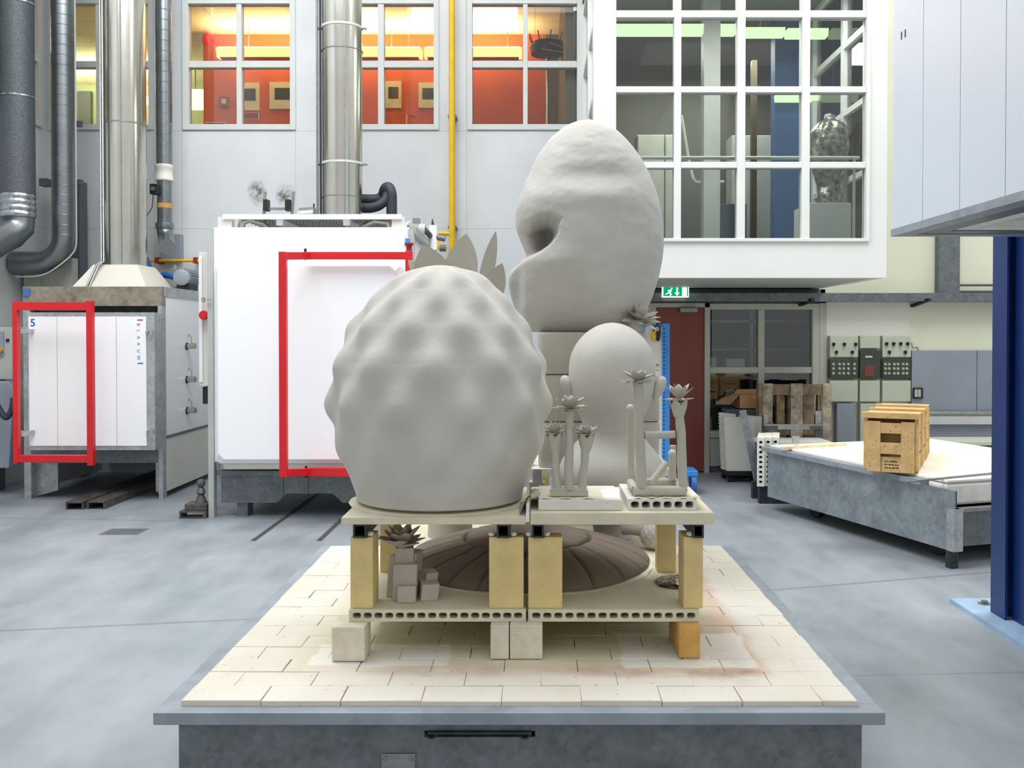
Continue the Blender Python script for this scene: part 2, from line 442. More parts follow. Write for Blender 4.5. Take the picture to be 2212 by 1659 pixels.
structure(MB().box(BX1, 9, YW, YW + T, 2.2, 8.2).build('wall_right', 'wall_cream', origin=(0, 0, 0)))
# left wall with a window bay in it
mb = MB()
mb.box(XL - .15, XL, -2, YW, 0, WB); mb.box(XL - .15, XL, -2, 8.6, WB, 8.2); mb.box(XL - .15, XL, 11.25, YW, WB, WT); mb.box(XL - .15, XL, 8.6, YW, WT, 8.2)
structure(mb.build('wall_left', 'wall_white', origin=(0, 0, 0)))

def window(n, x0, x1, z0, z1, y, cols, rows, fw=.055, bar=.07, glass='glass', frame='white_frame', depth=.1):
    """framed window in an XZ plane: cols/rows are the glass edges"""
    root = empty_structure('window_%d' % n, ((x0 + x1) / 2, y, z0))
    mb = MB(); y0, y1 = y - .025, y + depth
    mb.box(x0, cols[0][0], y0, y1, z0, z1); mb.box(cols[-1][1], x1, y0, y1, z0, z1)
    mb.box(cols[0][0], cols[-1][1], y0, y1, z0, rows[0][0]); mb.box(cols[0][0], cols[-1][1], y0, y1, rows[-1][1], z1)
    for a, b in zip(cols, cols[1:]): mb.box(a[1], b[0], y0 + .01, y1, rows[0][0], rows[-1][1])
    for a, b in zip(rows, rows[1:]):
        for c in cols: mb.box(c[0], c[1], y0 + .015, y1, a[1], b[0])
    mb.build('window_frame', frame, root, bevel=.004)
    for c in cols:
        for r in rows:
            MB().box(c[0] - .005, c[1] + .005, y + .04, y + .046, r[0] - .005, r[1] + .005).build('window_pane', glass, root)
    return root
rows = [(PZ(269, YW), PZ(146, YW)), (PZ(132, YW), PZ(9, YW))]
gl = [[(124, 212), (229, 325)], [(411, 514), (525, 629)], [(708, 818), (831, 938)], [(1021, 1130), (1140, 1246)]]
for i in range(4):
    cols = [(PX(a, YW), PX(b, YW)) for a, b in gl[i]]
    window(i + 1, wx[i][0], wx[i][1], WB, WT, YW, cols, rows)
# window in the left wall (same heights)
root = empty_structure('window_5', (XL, 9.9, WB)); mb = MB()
for a, b in ((8.6, 8.68), (9.88, 9.96), (11.17, 11.25)): mb.box(XL - .1, XL + .03, a, b, WB, WT)
for a, b in ((WB, rows[0][0]), (rows[0][1], rows[1][0]), (rows[1][1], WT)): mb.box(XL - .1, XL + .025, 8.68, 11.17, a, b)
mb.build('window_frame', 'white_frame', root)
for a, b in ((8.68, 9.88), (9.96, 11.17)):
    for r in rows: MB().box(XL - .05, XL - .044, a, b, r[0], r[1]).build('window_pane', 'glass', root)

# ---- upstairs rooms behind the windows
CE, FL = 6.38, 3.1
M['orange'] = simple('orange_room_wall', (206, 88, 30), .6, 0, .04, 2)
M['room_green'] = simple('olive_room_wall', (176, 182, 146), .7, 0, .04, 2)
k = NT('cream_ceiling_tiles').set(.8, 0, .2)
bt = k.n('ShaderNodeTexBrick'); bt.offset = 0.0
mp = k.n('ShaderNodeMapping'); k.l(k.co(), mp.inputs[0]); k.l(mp.outputs[0], bt.inputs['Vector'])
for nm, v in (('Scale', 1.0), ('Mortar Size', .006), ('Brick Width', 1.2), ('Row Height', .6)): bt.inputs[nm].default_value = v
bt.inputs['Color1'].default_value = rgb(232, 220, 190); bt.inputs['Color2'].default_value = rgb(228, 216, 186); bt.inputs['Mortar'].default_value = rgb(190, 176, 146)
k.color(bt.outputs[0]); M['ceil_tiles'] = k.m
M['room_floor'] = simple('brown_room_floor', (120, 104, 88), .6)
M['dark_room'] = simple('dark_olive_wall', (92, 90, 78), .7, 0, .05, 2)
M['grey_tiles'] = simple('grey_ceiling_tiles', (112, 112, 106), .8, 0, .04, 2)
structure(MB().box(-11, BX0 - .1, YW + T, 18.2, CE, CE + .1).build('ceiling_gallery', 'ceil_tiles', origin=(0, 0, 0)))
structure(MB().box(-11, XL - .15, 7, YW + T, CE, CE + .1).build('ceiling_annex', 'ceil_tiles', origin=(0, 0, 0)))
structure(MB().box(-11, BX0 - .1, YW + T, 18.2, FL - .1, FL).box(-11, XL - .15, 7, YW + T, FL - .1, FL).build('floor_gallery', 'room_floor', origin=(0, 0, 0)))
OY = 15.0
structure(MB().box(PX(442, OY), PX(1178, OY), OY, OY + .15, FL, CE).build('wall_orange', 'orange', origin=(0, 0, 0)))
structure(MB().box(PX(1178, OY), BX0 - .1, OY, OY + .15, FL, CE).box(BX0 - .2, BX0 - .1, YW + T, OY, FL, CE).build('wall_gallery_end', 'dark_room', origin=(0, 0, 0)))
structure(MB().box(-11, PX(442, OY) + .1, 18, 18.15, FL, CE).box(-11.1, -11, 7, 18, FL, CE).build('wall_annex', 'room_green', origin=(0, 0, 0)))
# orange room: long uplighter bars near the far wall
M['lamp_warm'] = emit('warm_lamp_lens', (250, 244, 150), 1.05)
M['lamp_up'] = emit('uplight_tube', (255, 226, 160), 34.0)
M['lamp_green'] = emit('fluorescent_lens', (225, 250, 200), 1.3)
M['lamp_annex'] = emit('annex_lamp_lens', (236, 255, 150), 3.0)
M['lamp_green_top'] = emit('fluorescent_tube', (232, 255, 205), 5.0)
LY = 14.55
lamp_spans = [(474, 913, 'long warm uplighter bar spanning the two left windows by the orange wall'), (918, 1128, 'shorter warm uplighter bar seen through the right-hand upper window')]
for a, b, lab in lamp_spans:
    x0, x1 = PX(a, LY), PX(b, LY); z0, z1 = PZ(126, LY), PZ(107, LY)
    t = thing('uplighter_bar', lab, 'lamp', ((x0 + x1) / 2, LY, z0), 'uplighter bars in the orange room')
    MB().prism([(LY - .12, z1), (LY + .12, z1), (LY + .07, z0), (LY - .07, z0)], 'x', x0, x1).build('lamp_lens', 'lamp_warm', t)
    MB().box(x0 + .03, x1 - .03, LY - .1, LY + .1, z1 + .004, z1 + .012).build('light_tube', 'lamp_up', t)
    for q in (.15, .85):
        xq = x0 + (x1 - x0) * q; MB().cyl((xq, LY, z1), (xq, LY, CE), .008, n=8).build('hanger', 'steel_edge', t)
    MB().box(x0 + .05, x1 - .05, LY - .07, LY + .07, z0 - .012, z0).build('lamp_base', 'red_dull', t)
# framed pictures and notices on the orange wall
def picture(px0, px1, py0, py1, lab, mat='panel_dark'):
    y = OY - .03; x0, x1, z0, z1 = PX(px0, y), PX(px1, y), PZ(py1, y), PZ(py0, y)
    t = thing('framed_picture', lab, 'picture', ((x0 + x1) / 2, OY, z0), 'pictures on the orange wall')
    MB().box(x0, x1, OY - .025, OY, z0, z1).build('picture_mount', 'kraft', t)
    w_, h_ = x1 - x0, z1 - z0
    MB().box(x0 + w_ * .2, x1 - w_ * .18, OY - .028, OY - .025, z0 + h_ * .34, z1 - h_ * .22).build('picture_print', mat, t)
picture(519, 562, 178, 238, 'framed picture beside the centre bar of the second upper window from the left')
picture(584, 640, 177, 235, 'cream framed picture at the right edge of the second upper window')
picture(833, 868, 175, 233, 'cream framed picture with a dark upright print right of the tall chimney')
picture(905, 945, 178, 233, 'framed picture cut off by the right edge of the third upper window')
x0, z0 = PX(488, OY), PZ(221, OY)
t = thing('alarm_call_point', 'small dark red square alarm box on the orange wall', 'alarm', (x0, OY, z0))
MB().box(x0 - .07, x0 + .07, OY - .05, OY, z0 - .08, z0 + .08).build('alarm_housing', 'red_dull', t, bevel=.008)
MB().box(x0 - .035, x0 + .035, OY - .055, OY - .05, z0 - .035, z0 + .04).build('alarm_button', 'kraft', t)
x0, z0 = PX(455, OY - .1), PZ(84, OY - .1)
tag(MB().lathe(0, 0, [(.03, -.1), (.09, -.09), (.1, -.03), (.06, 0), (.06, .04)], 20).move(Matrix.Translation((x0, OY - .1, z0)) @ Matrix.Rotation(-.9, 4, 'X')).build('fire_bell', 'red', smooth=True),
    'red bell high on the left end of the orange wall', 'bell')
for a, b, c, d, lab in ((447, 490, 264, 285, 'low red notice with a yellow outline left in the orange room'), (527, 562, 243, 258, 'small red notice with a yellow outline under a framed picture')):
    y = OY; x0, x1, z0, z1 = PX(a, y), PX(b, y), PZ(d, y), PZ(c, y)
    t = thing('wall_notice', lab, 'notice', ((x0 + x1) / 2, y, z0), 'notices on the orange wall')
    MB().box(x0, x1, y - .012, y, z0, z1).build('notice_border', 'hood_cone', t)
    MB().box(x0 + .012, x1 - .012, y - .016, y - .012, z0 + .012, z1 - .012).build('notice_board', 'red_dull', t)
# coat stand by the right end
cx, cy = PX(1182, 13.0), 13.0; zt = PZ(102, 13.0)
t = thing('coat_stand', 'black coat stand with wire hangers behind the right-hand upper window', 'coat stand', (cx, cy, FL))
MB().cyl((cx, cy, FL), (cx, cy, zt + .1), .02, n=12).build('stand_pole', 'stainless', t, smooth=True)
MB().lathe(cx, cy, [(.05, zt - .12), (.22, zt - .1), (.24, zt), (.2, zt + .06), (.05, zt + .08)], 24).build('coat_ring', 'black', t, smooth=True)
for i in range(9):
    a = 2 * PI * i / 9; MB().tube([(cx + .2 * math.cos(a), cy + .2 * math.sin(a), zt + .02), (cx + .26 * math.cos(a), cy + .26 * math.sin(a), zt + .16)], .008, 6).build('coat_peg', 'black', t)
MB().tube([(cx + .04, cy - .27, zt - .02), (cx + .30, cy - .27, zt - .12), (cx + .33, cy - .27, zt - .17), (cx - .08, cy - .27, zt - .1)], .008, 6, closed=True).build('wire_hanger', 'grey_box', t)
MB().cyl((cx, cy, FL), (cx, cy, FL + .03), .25).build('stand_base', 'black', t)
# green annex: ceiling lamps and a door at the far end
for px0, px1, py0, py1, lab in ((222, 330, 212, 224, 'bright greenish lamp behind the wide chimney'), (405, 445, 196, 235, 'bright greenish lamp seen left of the orange wall')):
    y = 16.5; x0, x1, z0, z1 = PX(px0, y), PX(px1, y), PZ(py1, y), PZ(py0, y)
    t = thing('annex_lamp', lab, 'lamp', ((x0 + x1) / 2, y, z0), 'greenish lamps in the annex')
    MB().box(x0, x1, y - .1, y + .1, z0, z1).build('lamp_lens', 'lamp_annex', t)
    MB().cyl(((x0 + x1) / 2, y, z1), ((x0 + x1) / 2, y, CE), .01, n=8).build('hanger', 'steel_edge', t)
x0, x1 = PX(170, 17.9), PX(199, 17.9)
tag(MB().box(x0, x1, 17.9, 17.99, FL, PZ(197, 17.9)).build('dark_annex_door', 'grey_dark'), 'dark door at the far end of the green room behind the ducts', 'door')
area('annex_light', (-8.2, 14.5, CE - .3), (3, 4), 200, (.93, 1, .72))
area('annex_uplight', (-8.0, 16.7, 5.9), (2.6, .25), 75, (.95, 1, .62), (math.radians(168), 0, 0))
area('gallery_light', (-2.3, 13.4, CE - .25), (4, .4), 9, (1, .88, .62))

# ================================================================ BAY WINDOW ROOM
BY, BZ0 = 9.2, PZ(600, 9.2)
FZ = PZ(522, BY)
bayc = [(PX(a, BY), PX(b, BY)) for a, b in ((1330, 1455), (1470, 1591), (1608, 1730), (1747, 1868))]
bayr = [(PZ(515, BY), PZ(363, BY)), (PZ(350, BY), PZ(200, BY)), (PZ(187, BY), PZ(38, BY)), (PZ(23, BY), PZ(-128, BY)), (PZ(-142, BY), PZ(-290, BY))]
BZ1 = bayr[-1][1] + .25
M['bay_white'] = simple('white_bay_panels', (226, 227, 224), .5, 0, .015, 2)
mb = MB()
mb.box(BX0, BX1, BY, BY + .12, BZ0, FZ)                                         # front fascia
mb.box(BX0, PX(1322, BY), BY, BY + .12, FZ, BZ1); mb.box(PX(1876, BY), BX1, BY, BY + .12, FZ, BZ1)
mb.box(BX0, BX0 + .1, BY + .12, YW, BZ0, FZ); mb.box(BX1 - .1, BX1, BY + .12, YW, BZ0, FZ)
structure(mb.build('wall_bay', 'bay_white', origin=(0, 0, 0)))
structure(MB().box(BX0 + .1, BX1 - .1, BY + .12, YW, BZ0 + .005, BZ0 + .06).build('trim_1', 'grey_box', origin=(0, 0, 0)), 'grey soffit under the bay')
window(6, PX(1322, BY), PX(1876, BY), FZ, BZ1, BY, bayc, bayr, glass='glass_tint', frame='bay_white')
for n, xs in ((7, BX0 + .05), (8, BX1 - .05)):
    root = empty_structure('window_%d' % n, (xs, 10.3, FZ)); mb = MB()
    ys = [(BY + .2, 10.22), (10.3, YW - .08)]
    mb.box(xs - .05, xs + .05, BY + .12, ys[0][0], FZ, BZ1); mb.box(xs - .05, xs + .05, ys[0][1], ys[1][0], FZ, BZ1); mb.box(xs - .05, xs + .05, ys[1][1], YW, FZ, BZ1)
    prev = FZ
    for r in bayr + [(BZ1, BZ1)]:
        for a, b in ys: mb.box(xs - .045, xs + .045, a, b, prev, r[0])
        prev = r[1]
    mb.build('window_frame', 'bay_white', root)
    for a, b in ys:
        for r in bayr: MB().box(xs - .003, xs + .003, a, b, r[0], r[1]).build('window_pane', 'glass_tint', root)
RX1, RY1 = 4.6, 13.6
BC = PZ(141, RY1)
structure(MB().box(BX0 + .1, BX1 - .1, BY + .12, YW, BZ0 + .06, FZ).box(BX0 - .1, RX1, YW + T, RY1, BZ0 + .06, FZ).box(BX0 + .1, BX1 - .1, YW, YW + T, BZ0 + .06, FZ).build('floor_bay', 'grey_dark', origin=(0, 0, 0)))
structure(MB().box(BX0 + .1, BX1 - .1, BY + .12, YW, BC, BC + .08).box(BX0 - .1, RX1, YW + T, RY1, BC, BC + .08).box(BX0 + .1, BX1 - .1, YW, YW + T, BC, BC + .08).build('ceiling_bay', 'grey_tiles', origin=(0, 0, 0)))
structure(MB().box(BX0 - .1, RX1, RY1, RY1 + .1, FZ, BC).box(RX1, RX1 + .1, YW + T, RY1, FZ, BC).box(BX0 - .1, BX0, YW + T, RY1, FZ, BC).build('wall_bay_room', 'dark_room', origin=(0, 0, 0)))
structure(MB().box(BX0, BX1, BY, YW, BC + .08, BC + .14).build('trim_2', 'grey_tiles', origin=(0, 0, 0)), 'roof slab of the bay')
structure(MB().box(PX(1516, 10.9), PX(1551, 10.9), 10.8, 11.0, FZ, BC).build('trim_3', 'grey_box', origin=(0, 0, 0)), 'pale grey column inside the bay room')
M['blue_wall'] = simple('deep_blue_wall', (24, 78, 132), .6, 0, .05, 2)
structure(MB().box(PX(1672, 11.5), PX(1786, 11.5), 11.5, 11.7, FZ, BC).build('wall_blue', 'blue_wall', origin=(0, 0, 0)))
structure(MB().box(PX(1621, 12.6), PX(1632, 12.6), 12.55, 12.65, FZ, PZ(132, 12.6)).build('trim_4', simple('ochre_post', (92, 82, 58)), origin=(0, 0, 0)), 'cream door post in the bay room')
for i, (a, b, py0, py1, y, lab) in enumerate(((1300, 1585, 57, 76, 10.9, 'greenish strip lamp at the left under the bay room ceiling'), (1590, 1690, 64, 80, 10.9, 'greenish strip lamp in the middle of the bay room ceiling'),
                                               (1695, 1900, 66, 82, 10.9, 'greenish strip lamp at the right under the bay room ceiling'), (1674, 1776, 204, 219, 13.0, 'short lower strip lamp before the blue wall'))):
    x0, x1, z0, z1 = PX(a, y), min(PX(b, y), 3.33 if y < 11.4 else 9), PZ(py1, y), PZ(py0, y)
    if i == 3: y = 11.35; x0, x1, z0, z1 = PX(a, y), PX(b, y), PZ(py1, y), PZ(py0, y)
    t = thing('strip_lamp', lab, 'lamp', ((x0 + x1) / 2, y, z0), 'strip lamps in the bay room')
    MB().prism([(y - .09, z1), (y + .09, z1), (y + .06, z0), (y - .06, z0)], 'x', x0, x1).build('lamp_lens', 'lamp_green', t)
    MB().cyl(((x0 + x1) / 2, y, z1), ((x0 + x1) / 2, y, BC), .01, n=8).build('hanger', 'steel_edge', t)
zr = PZ(341, 9.55)
t = thing('guard_rail', 'pale horizontal rail across the bay window just inside the glass', 'rail', ((BX0 + BX1) / 2, 9.55, zr))
MB().cyl((BX0 + .15, 9.55, zr), (BX1 - .15, 9.55, zr), .018, n=12).build('rail_tube', 'white_frame', t, smooth=True)
for xx in (BX0 + .2, BX1 - .2): MB().cyl((xx, 9.55, FZ), (xx, 9.55, zr), .014, n=10).build('rail_post', 'white_frame', t, smooth=True)
y = 11.15
t = thing('stair_handrail', 'bent white stair handrail beside the grey column in the bay room', 'handrail', (PX(1500, y), y, FZ))
MB().tube([P(1472, 250, y + .5), P(1487, 340, y + .1), P(1497, 385, y), P(1503, 393, y), P(1515, 394, y), P(1564, 393, y)], .018, 10).build('handrail_tube', 'white_frame', t, smooth=True)
MB().cyl((PX(1528, y), y, PZ(398, y)), (PX(1528, y), y, FZ), .015, n=8).build('handrail_post', 'white_frame', t)
for px0, px1, py0, yy, lab, mat in ((1376, 1434, 291, 12.9, 'grey cupboard at the left back of the bay room', 'frame_beige'), (1436, 1470, 291, 12.9, 'narrow grey cupboard left of the handrail in the bay room', 'frame_beige'),
                                (1580, 1672, 292, 12.9, 'tall pale cupboard between the column and the blue wall', 'grey_box'), (1553, 1612, 440, 12.0, 'low dark cabinet right of the grey column in the bay room', 'grey_dark')):
    x0, x1 = PX(px0, yy), PX(px1, yy); zt = PZ(py0, yy)
    t = thing('bay_cupboard', lab, 'cupboard', ((x0 + x1) / 2, yy + .2, FZ), 'cupboards in the bay room')
    MB().box(x0, x1, yy, yy + .4, FZ, zt).build('cupboard_body', mat, t, bevel=.005)
    MB().box(x0 + .015, x1 - .015, yy - .012, yy, FZ + .05, zt - .02).build('cupboard_door', mat, t)
# white plinth with the crumpled bronze
py_ = 9.85; x0, x1 = PX(1748, py_), PX(1838, py_); zt = PZ(438, py_)
tag(MB().box(x0, x1, py_, py_ + .6, FZ, zt).build('display_plinth', 'white_frame', bevel=.004), 'white plinth in the lower right corner of the bay window', 'plinth')
cx, cy = PX(1789, py_ + .3), py_ + .3
def zz(py): return PZ(py, cy)
prof = [(.10, zt), (.12, zt + .02), (.13, zt + .1), (.11, zz(405)), (.14, zz(385)), (.175, zz(360)), (.2, zz(330)), (.205, zz(305)), (.18, zz(282)), (.12, zz(266)), (.06, zz(258)), (.05, zz(248)), (.01, zz(244))]
def crumple(r, z, a): return r * (1 + .22 * mnoise.noise(Vector((math.cos(a) * 2.2, math.sin(a) * 2.2, z * 5))) + .12 * mnoise.noise(Vector((math.cos(a) * 7, math.sin(a) * 7, z * 14))))
pr2 = []
for (r0, z0), (r1, z1) in zip(prof, prof[1:]):
    for i in range(4): pr2.append((r0 + (r1 - r0) * i / 4, z0 + (z1 - z0) * i / 4))
pr2.append(prof[-1])
tag(MB().lathe(cx, cy, pr2, 56, crumple).build('crumpled_bronze', 'bronze', smooth=60), 'crumpled shiny brown sculpture on the white plinth in the bay', 'sculpture')
area('bay_room_light', (2.4, 12.4, BC - .2), (2, 1), 70, (1, 1, .92))
area('bay_front_light', (2.0, 9.62, BC - .25), (2.4, .4), 60, (1, 1, .94))

# ================================================================ BACK WALL, LOWER RIGHT
root = empty_structure('door_1', ((DX0 + DX1) / 2, YW, 0))
MB().box(PX(1416, YW), PX(1521, YW), YW - .02, YW + .05, 0.01, PZ(664, YW)).build('door_leaf', 'door_brown', root, bevel=.004)
MB().box(PX(1521, YW), PX(1531, YW), YW - .05, YW + .1, 0, PZ(655, YW)).box(DX0 - .03, PX(1531, YW), YW - .05, YW + .1, PZ(664, YW), PZ(655, YW)).box(DX0 - .03, PX(1416, YW), YW - .05, YW + .1, 0, PZ(664, YW)).build('door_frame', 'frame_beige', root)
MB().box(PX(1467, YW), PX(1504, YW), YW - .09, YW - .02, PZ(675, YW), PZ(665, YW)).build('door_closer', 'steel_edge', root, bevel=.006)
MB().bar((PX(1485, YW), YW - .1, PZ(664, YW)), (PX(1499, YW), YW - .12, PZ(658, YW)), .02, .012).build('closer_arm', 'steel_edge', root)
gc = [(PX(1533, YW), PX(1637, YW)), (PX(1650, YW), PX(1753, YW))]; gr = [(PZ(930, YW), PZ(806, YW)), (PZ(793, YW), PZ(669, YW))]
window(9, PX(1531, YW), GX1, GZ0, GZ1, YW - .02, gc, gr, frame='frame_beige', glass='glass_tint')
structure(MB().box(PX(1531, YW), PX(1640, YW), YW - .03, YW, .08, PZ(947, YW)).build('trim_5', 'grey_box', origin=(0, 0, 0)), 'pale panel under the glazing')
structure(MB().box(PX(1526, YW), 9, YW - .015, YW, 0, .07).build('baseboard_back', 'grey_dark', origin=(0, 0, 0)))
# store room behind the glazing
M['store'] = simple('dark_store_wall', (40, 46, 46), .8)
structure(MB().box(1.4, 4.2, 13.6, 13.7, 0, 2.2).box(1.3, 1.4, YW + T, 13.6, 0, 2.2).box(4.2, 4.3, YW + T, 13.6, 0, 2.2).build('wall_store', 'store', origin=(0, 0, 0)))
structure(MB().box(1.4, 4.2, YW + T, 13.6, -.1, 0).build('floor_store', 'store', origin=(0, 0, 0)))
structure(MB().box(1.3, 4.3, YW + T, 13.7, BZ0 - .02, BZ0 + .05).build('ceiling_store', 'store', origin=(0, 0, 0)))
M['teal'] = simple('teal_store_shelf', (60, 104, 116), .6, 0, .2, 6)
t = thing('store_rack', 'dim teal shelving in the dark store behind the glazed screen', 'shelving', (2.9, 13.0, 0))
for q in range(5): MB().box(2.1, 3.75, 12.8, 13.2, .3 + q * .38, .33 + q * .38).build('rack_shelf', 'teal', t)
for xx in (2.1, 2.9, 3.72): MB().box(xx, xx + .04, 12.8, 13.2, 0, 2.1).build('rack_upright', 'teal', t)
rr = random.Random(3)
for q in range(11):
    xx = 2.18 + (q % 4) * .4; sh = q // 4
    tag(MB().box(xx, xx + .18 + rr.random() * .14, 12.82, 13.1, .331 + sh * .38, .331 + sh * .38 + .12 + rr.random() * .16).build('store_box', ('frame_beige', 'teal', 'grey_box')[q % 3]),
        'box on the dim shelving in the dark store', 'box', 'boxes on the store shelving')
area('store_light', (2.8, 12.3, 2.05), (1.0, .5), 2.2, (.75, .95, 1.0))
# post and board at the screen's right, grey channel along the wall, exit sign
structure(MB().box(GX1, PX(1783, YW), YW - .05, YW, 0, PZ(655, YW)).build('trim_6', 'frame_beige', origin=(0, 0, 0)), 'post right of the glazed screen')
structure(MB().box(PX(1783, YW), PX(1961, YW), YW - .03, YW, PZ(960, YW), PZ(650, YW)).build('trim_7', 'cream_panel', origin=(0, 0, 0)), 'pale board behind the control boxes')
t = thing('wall_channel', 'long grey steel channel along the wall under the bay window', 'channel', (3.2, 11.2, PZ(650, 11.2)))
z0, z1 = PZ(651, 11.2), PZ(633, 11.2)
MB().box(PX(1330, 11.2), PX(2300, 11.2), 11.18, 11.2, z0, z1).box(PX(1330, 11.2), PX(2300, 11.2), 11.2, YW, z1 - .012, z1).box(PX(1330, 11.2), PX(2300, 11.2), 11.2, YW, z0, z0 + .012).build('channel_rail', 'galv_dark', t)
for px in (1752, 2003): MB().bar((PX(px, 11.2), 11.14, z0 + .02), (PX(px, 11.2) - .1, YW, z0 - .05), .05, .03).build('channel_bracket', 'black', t)
structure(MB().box(PX(1330, YW), PX(1772, YW), YW - .02, YW + .001, PZ(655, YW), PZ(625, YW)).build('trim_8', 'grey_dark', origin=(0, 0, 0)), 'dark strip over the door')
y = 11.1; x0, x1, z0, z1 = PX(1431, y), PX(1488, y), PZ(642, y), PZ(618, y)
M['exit_green'] = emit('exit_sign_green', (6, 170, 120), .9); M['exit_white'] = emit('exit_sign_white', (244, 255, 225), 1.3)
t = thing('exit_sign', 'lit green exit sign with running figure and down arrow over the brown door', 'sign', ((x0 + x1) / 2, y, z0))
MB().box(x0, x1, y, y + .07, z0, z1).build('sign_housing', 'exit_white', t)
MB().box(x0 + .01, x1 - .01, y - .003, y, z0 + .012, z1 - .012).build('sign_face', 'exit_green', t)
w_, h_ = x1 - x0, z1 - z0
mb = MB(); ya, yb = y - .005, y - .003
q = lambda u, v: (x0 + u * w_, z0 + v * h_)
mb.prism([q(.55, .12), q(.65, .42), q(.58, .42), q(.58, .86), q(.52, .86), q(.52, .42), q(.45, .42)], 'y', ya, yb)                       # arrow
mb.prism([q(.74, .12), q(.92, .12), q(.92, .88), q(.74, .88)], 'y', ya, yb)                                                              # doorway
mb.prism([q(.31, .80), q(.35, .86), q(.39, .80), q(.35, .72)], 'y', ya, yb)                                                             # runner
mb.prism([q(.20, .62), q(.30, .70), q(.36, .66), q(.30, .42), q(.36, .28), q(.30, .12), q(.26, .14), q(.30, .28), q(.24, .36), q(.12, .2), q(.09, .26), q(.2, .42), q(.25, .58), q(.19, .54)], 'y', ya, yb)
mb.build('sign_symbols', 'exit_white', t)
MB().box((x0 + x1) / 2 - .03, (x0 + x1) / 2 + .03, y + .02, y + .05, z1, BZ0 + .01).build('sign_hanger', 'grey_dark', t)
# right wall extras
t = thing('steel_stanchion', 'greenish grey steel stanchion on the cream wall at far right', 'post', (PX(2047, 11.25), 11.3, PZ(633, 11.3)))
x0, x1 = PX(2026, 11.3), PX(2071, 11.3)
MB().box(x0, x1, 11.28, 11.3, PZ(633, 11.3), 6).box(x0, x0 + .02, 11.3, YW - .002, PZ(633, 11.3), 6).build('stanchion_flange', 'galv_dark', t)
for py in (616, 630):
    tag(MB().cyl((PX(2071, 11.32), 11.32, PZ(py, 11.32)), (PX(2280, 11.32), 11.32, PZ(py, 11.32)), .014, n=10).build('wall_conduit', 'grey_dark', smooth=True),
        'upper thin conduit along the cream wall at far right' if py == 616 else 'lower thin conduit along the cream wall at far right', 'pipe', 'conduits at far right')
# ================================================================ LARGE KILN (white, with red swing frame)
KY = 8.58; KX0, KX1 = PX(450, KY), PX(890, KY); KT = PZ(491, KY); KB = 10.45
DYF = 8.36
kiln = thing('large_kiln', 'large white kiln with a plain white door behind a bright red swing frame', 'kiln', ((KX0 + KX1) / 2, KY, 0))
MB().box(KX0 + .05, KX1 - .02, KY, KB, .5, KT).build('kiln_body', 'white_enamel', kiln, bevel=.006)
MB().box(KX0, KX0 + .05, KY - .02, KY + .06, 0, KT).build('corner_post', 'grey_box', kiln)
MB().box(KX1 - .03, KX1 + .02, KY - .02, KY + .06, 0, KT - .02).build('corner_post', 'grey_box', kiln)
MB().box(KX0, KX0 + .05, KB - .08, KB, 0, KT).build('corner_post', 'grey_box', kiln)
MB().box(KX1 - .03, KX1 + .02, KB - .08, KB, 0, KT).build('corner_post', 'grey_box', kiln)
# edge rails down the right side
MB().bar((KX1 + .01, KY, KT - .03), (KX1 + .01, KB, KT - .03), .05, .07).build('side_rail', 'galv', kiln)
MB().bar((KX1 + .01, KY + .06, .55), (KX1 + .01, KB, .55), .04, .06).build('side_rail', 'galv', kiln)
# door slab with chamfered edge
x0, x1, z0, z1 = PX(462, DYF), PX(862, DYF), PZ(1003, DYF), PZ(566, DYF)
c = .10
def octa(x0, x1, z0, z1, c): return [(x0 + c, z0), (x1 - c, z0), (x1, z0 + c), (x1, z1 - c), (x1 - c, z1), (x0 + c, z1), (x0, z1 - c), (x0, z0 + c)]
mb = MB(); o1, o2 = octa(x0, x1, z0, z1, .03), octa(x0 + .035, x1 - .035, z0 + .045, z1 - .035, .05)
mb.ring_loft([[(p[0], KY - .005, p[1]) for p in o1], [(p[0], DYF + .05, p[1]) for p in o1], [(p[0], DYF, p[1]) for p in o2]])
door = mb.build('kiln_door', 'white_panel', kiln)
MB().box(x0 + .06, x1, DYF + .06, KY - .01, z0 - .05, z0 - .004).build('door_sill', 'hood_cone', kiln)
# red swing frame: upright standing clear of the door, two angled arms, long bars, hinge post
RY = 7.93; rx = PX(612, RY); rz0, rz1 = PZ(1030, RY), PZ(544, RY)
ax, ay = PX(662, 8.29), 8.29; hx = PX(884, 8.29)
for zz0, zz1, nm in ((PZ(560, 8.29), PZ(545, 8.29), 'top'), (PZ(1029, 8.29), PZ(1010, 8.29), 'bottom')):
    zc, hh = (zz0 + zz1) / 2, (zz1 - zz0)
    ze = rz1 - .035 if nm == 'top' else rz0 + .035
    mb = MB(); mb.bar((rx, RY, ze), (ax + .02, ay, zc), .05, .065).bar((ax, ay, zc), (hx, ay, zc), .05, max(hh, .065))
    mb.build('red_frame_bar', 'red', kiln, bevel=.004)
MB().box(rx - .031, rx + .031, RY - .03, RY + .03, rz0, rz1).build('red_frame_upright', 'red', kiln, bevel=.004)
MB().box(hx - .03, hx + .03, ay - .03, ay + .03, rz0 + .1, PZ(543, 8.29)).build('red_hinge_post', 'red', kiln, bevel=.004)
MB().cyl((hx, ay, PZ(543, 8.29)), (hx, ay, PZ(530, 8.29)), .025, n=12).cyl((hx, ay, PZ(530, 8.29)), (hx, ay, PZ(525, 8.29)), .04, n=14).build('hinge_pin', 'red_dull', kiln, smooth=True)
for zz_ in (PZ(550, 8.29), PZ(1018, 8.29)):
    MB().cyl((ax, ay - .03, zz_ - .05), (ax, ay - .03, zz_ + .05), .012, n=8).build('frame_bolt', 'black', kiln)
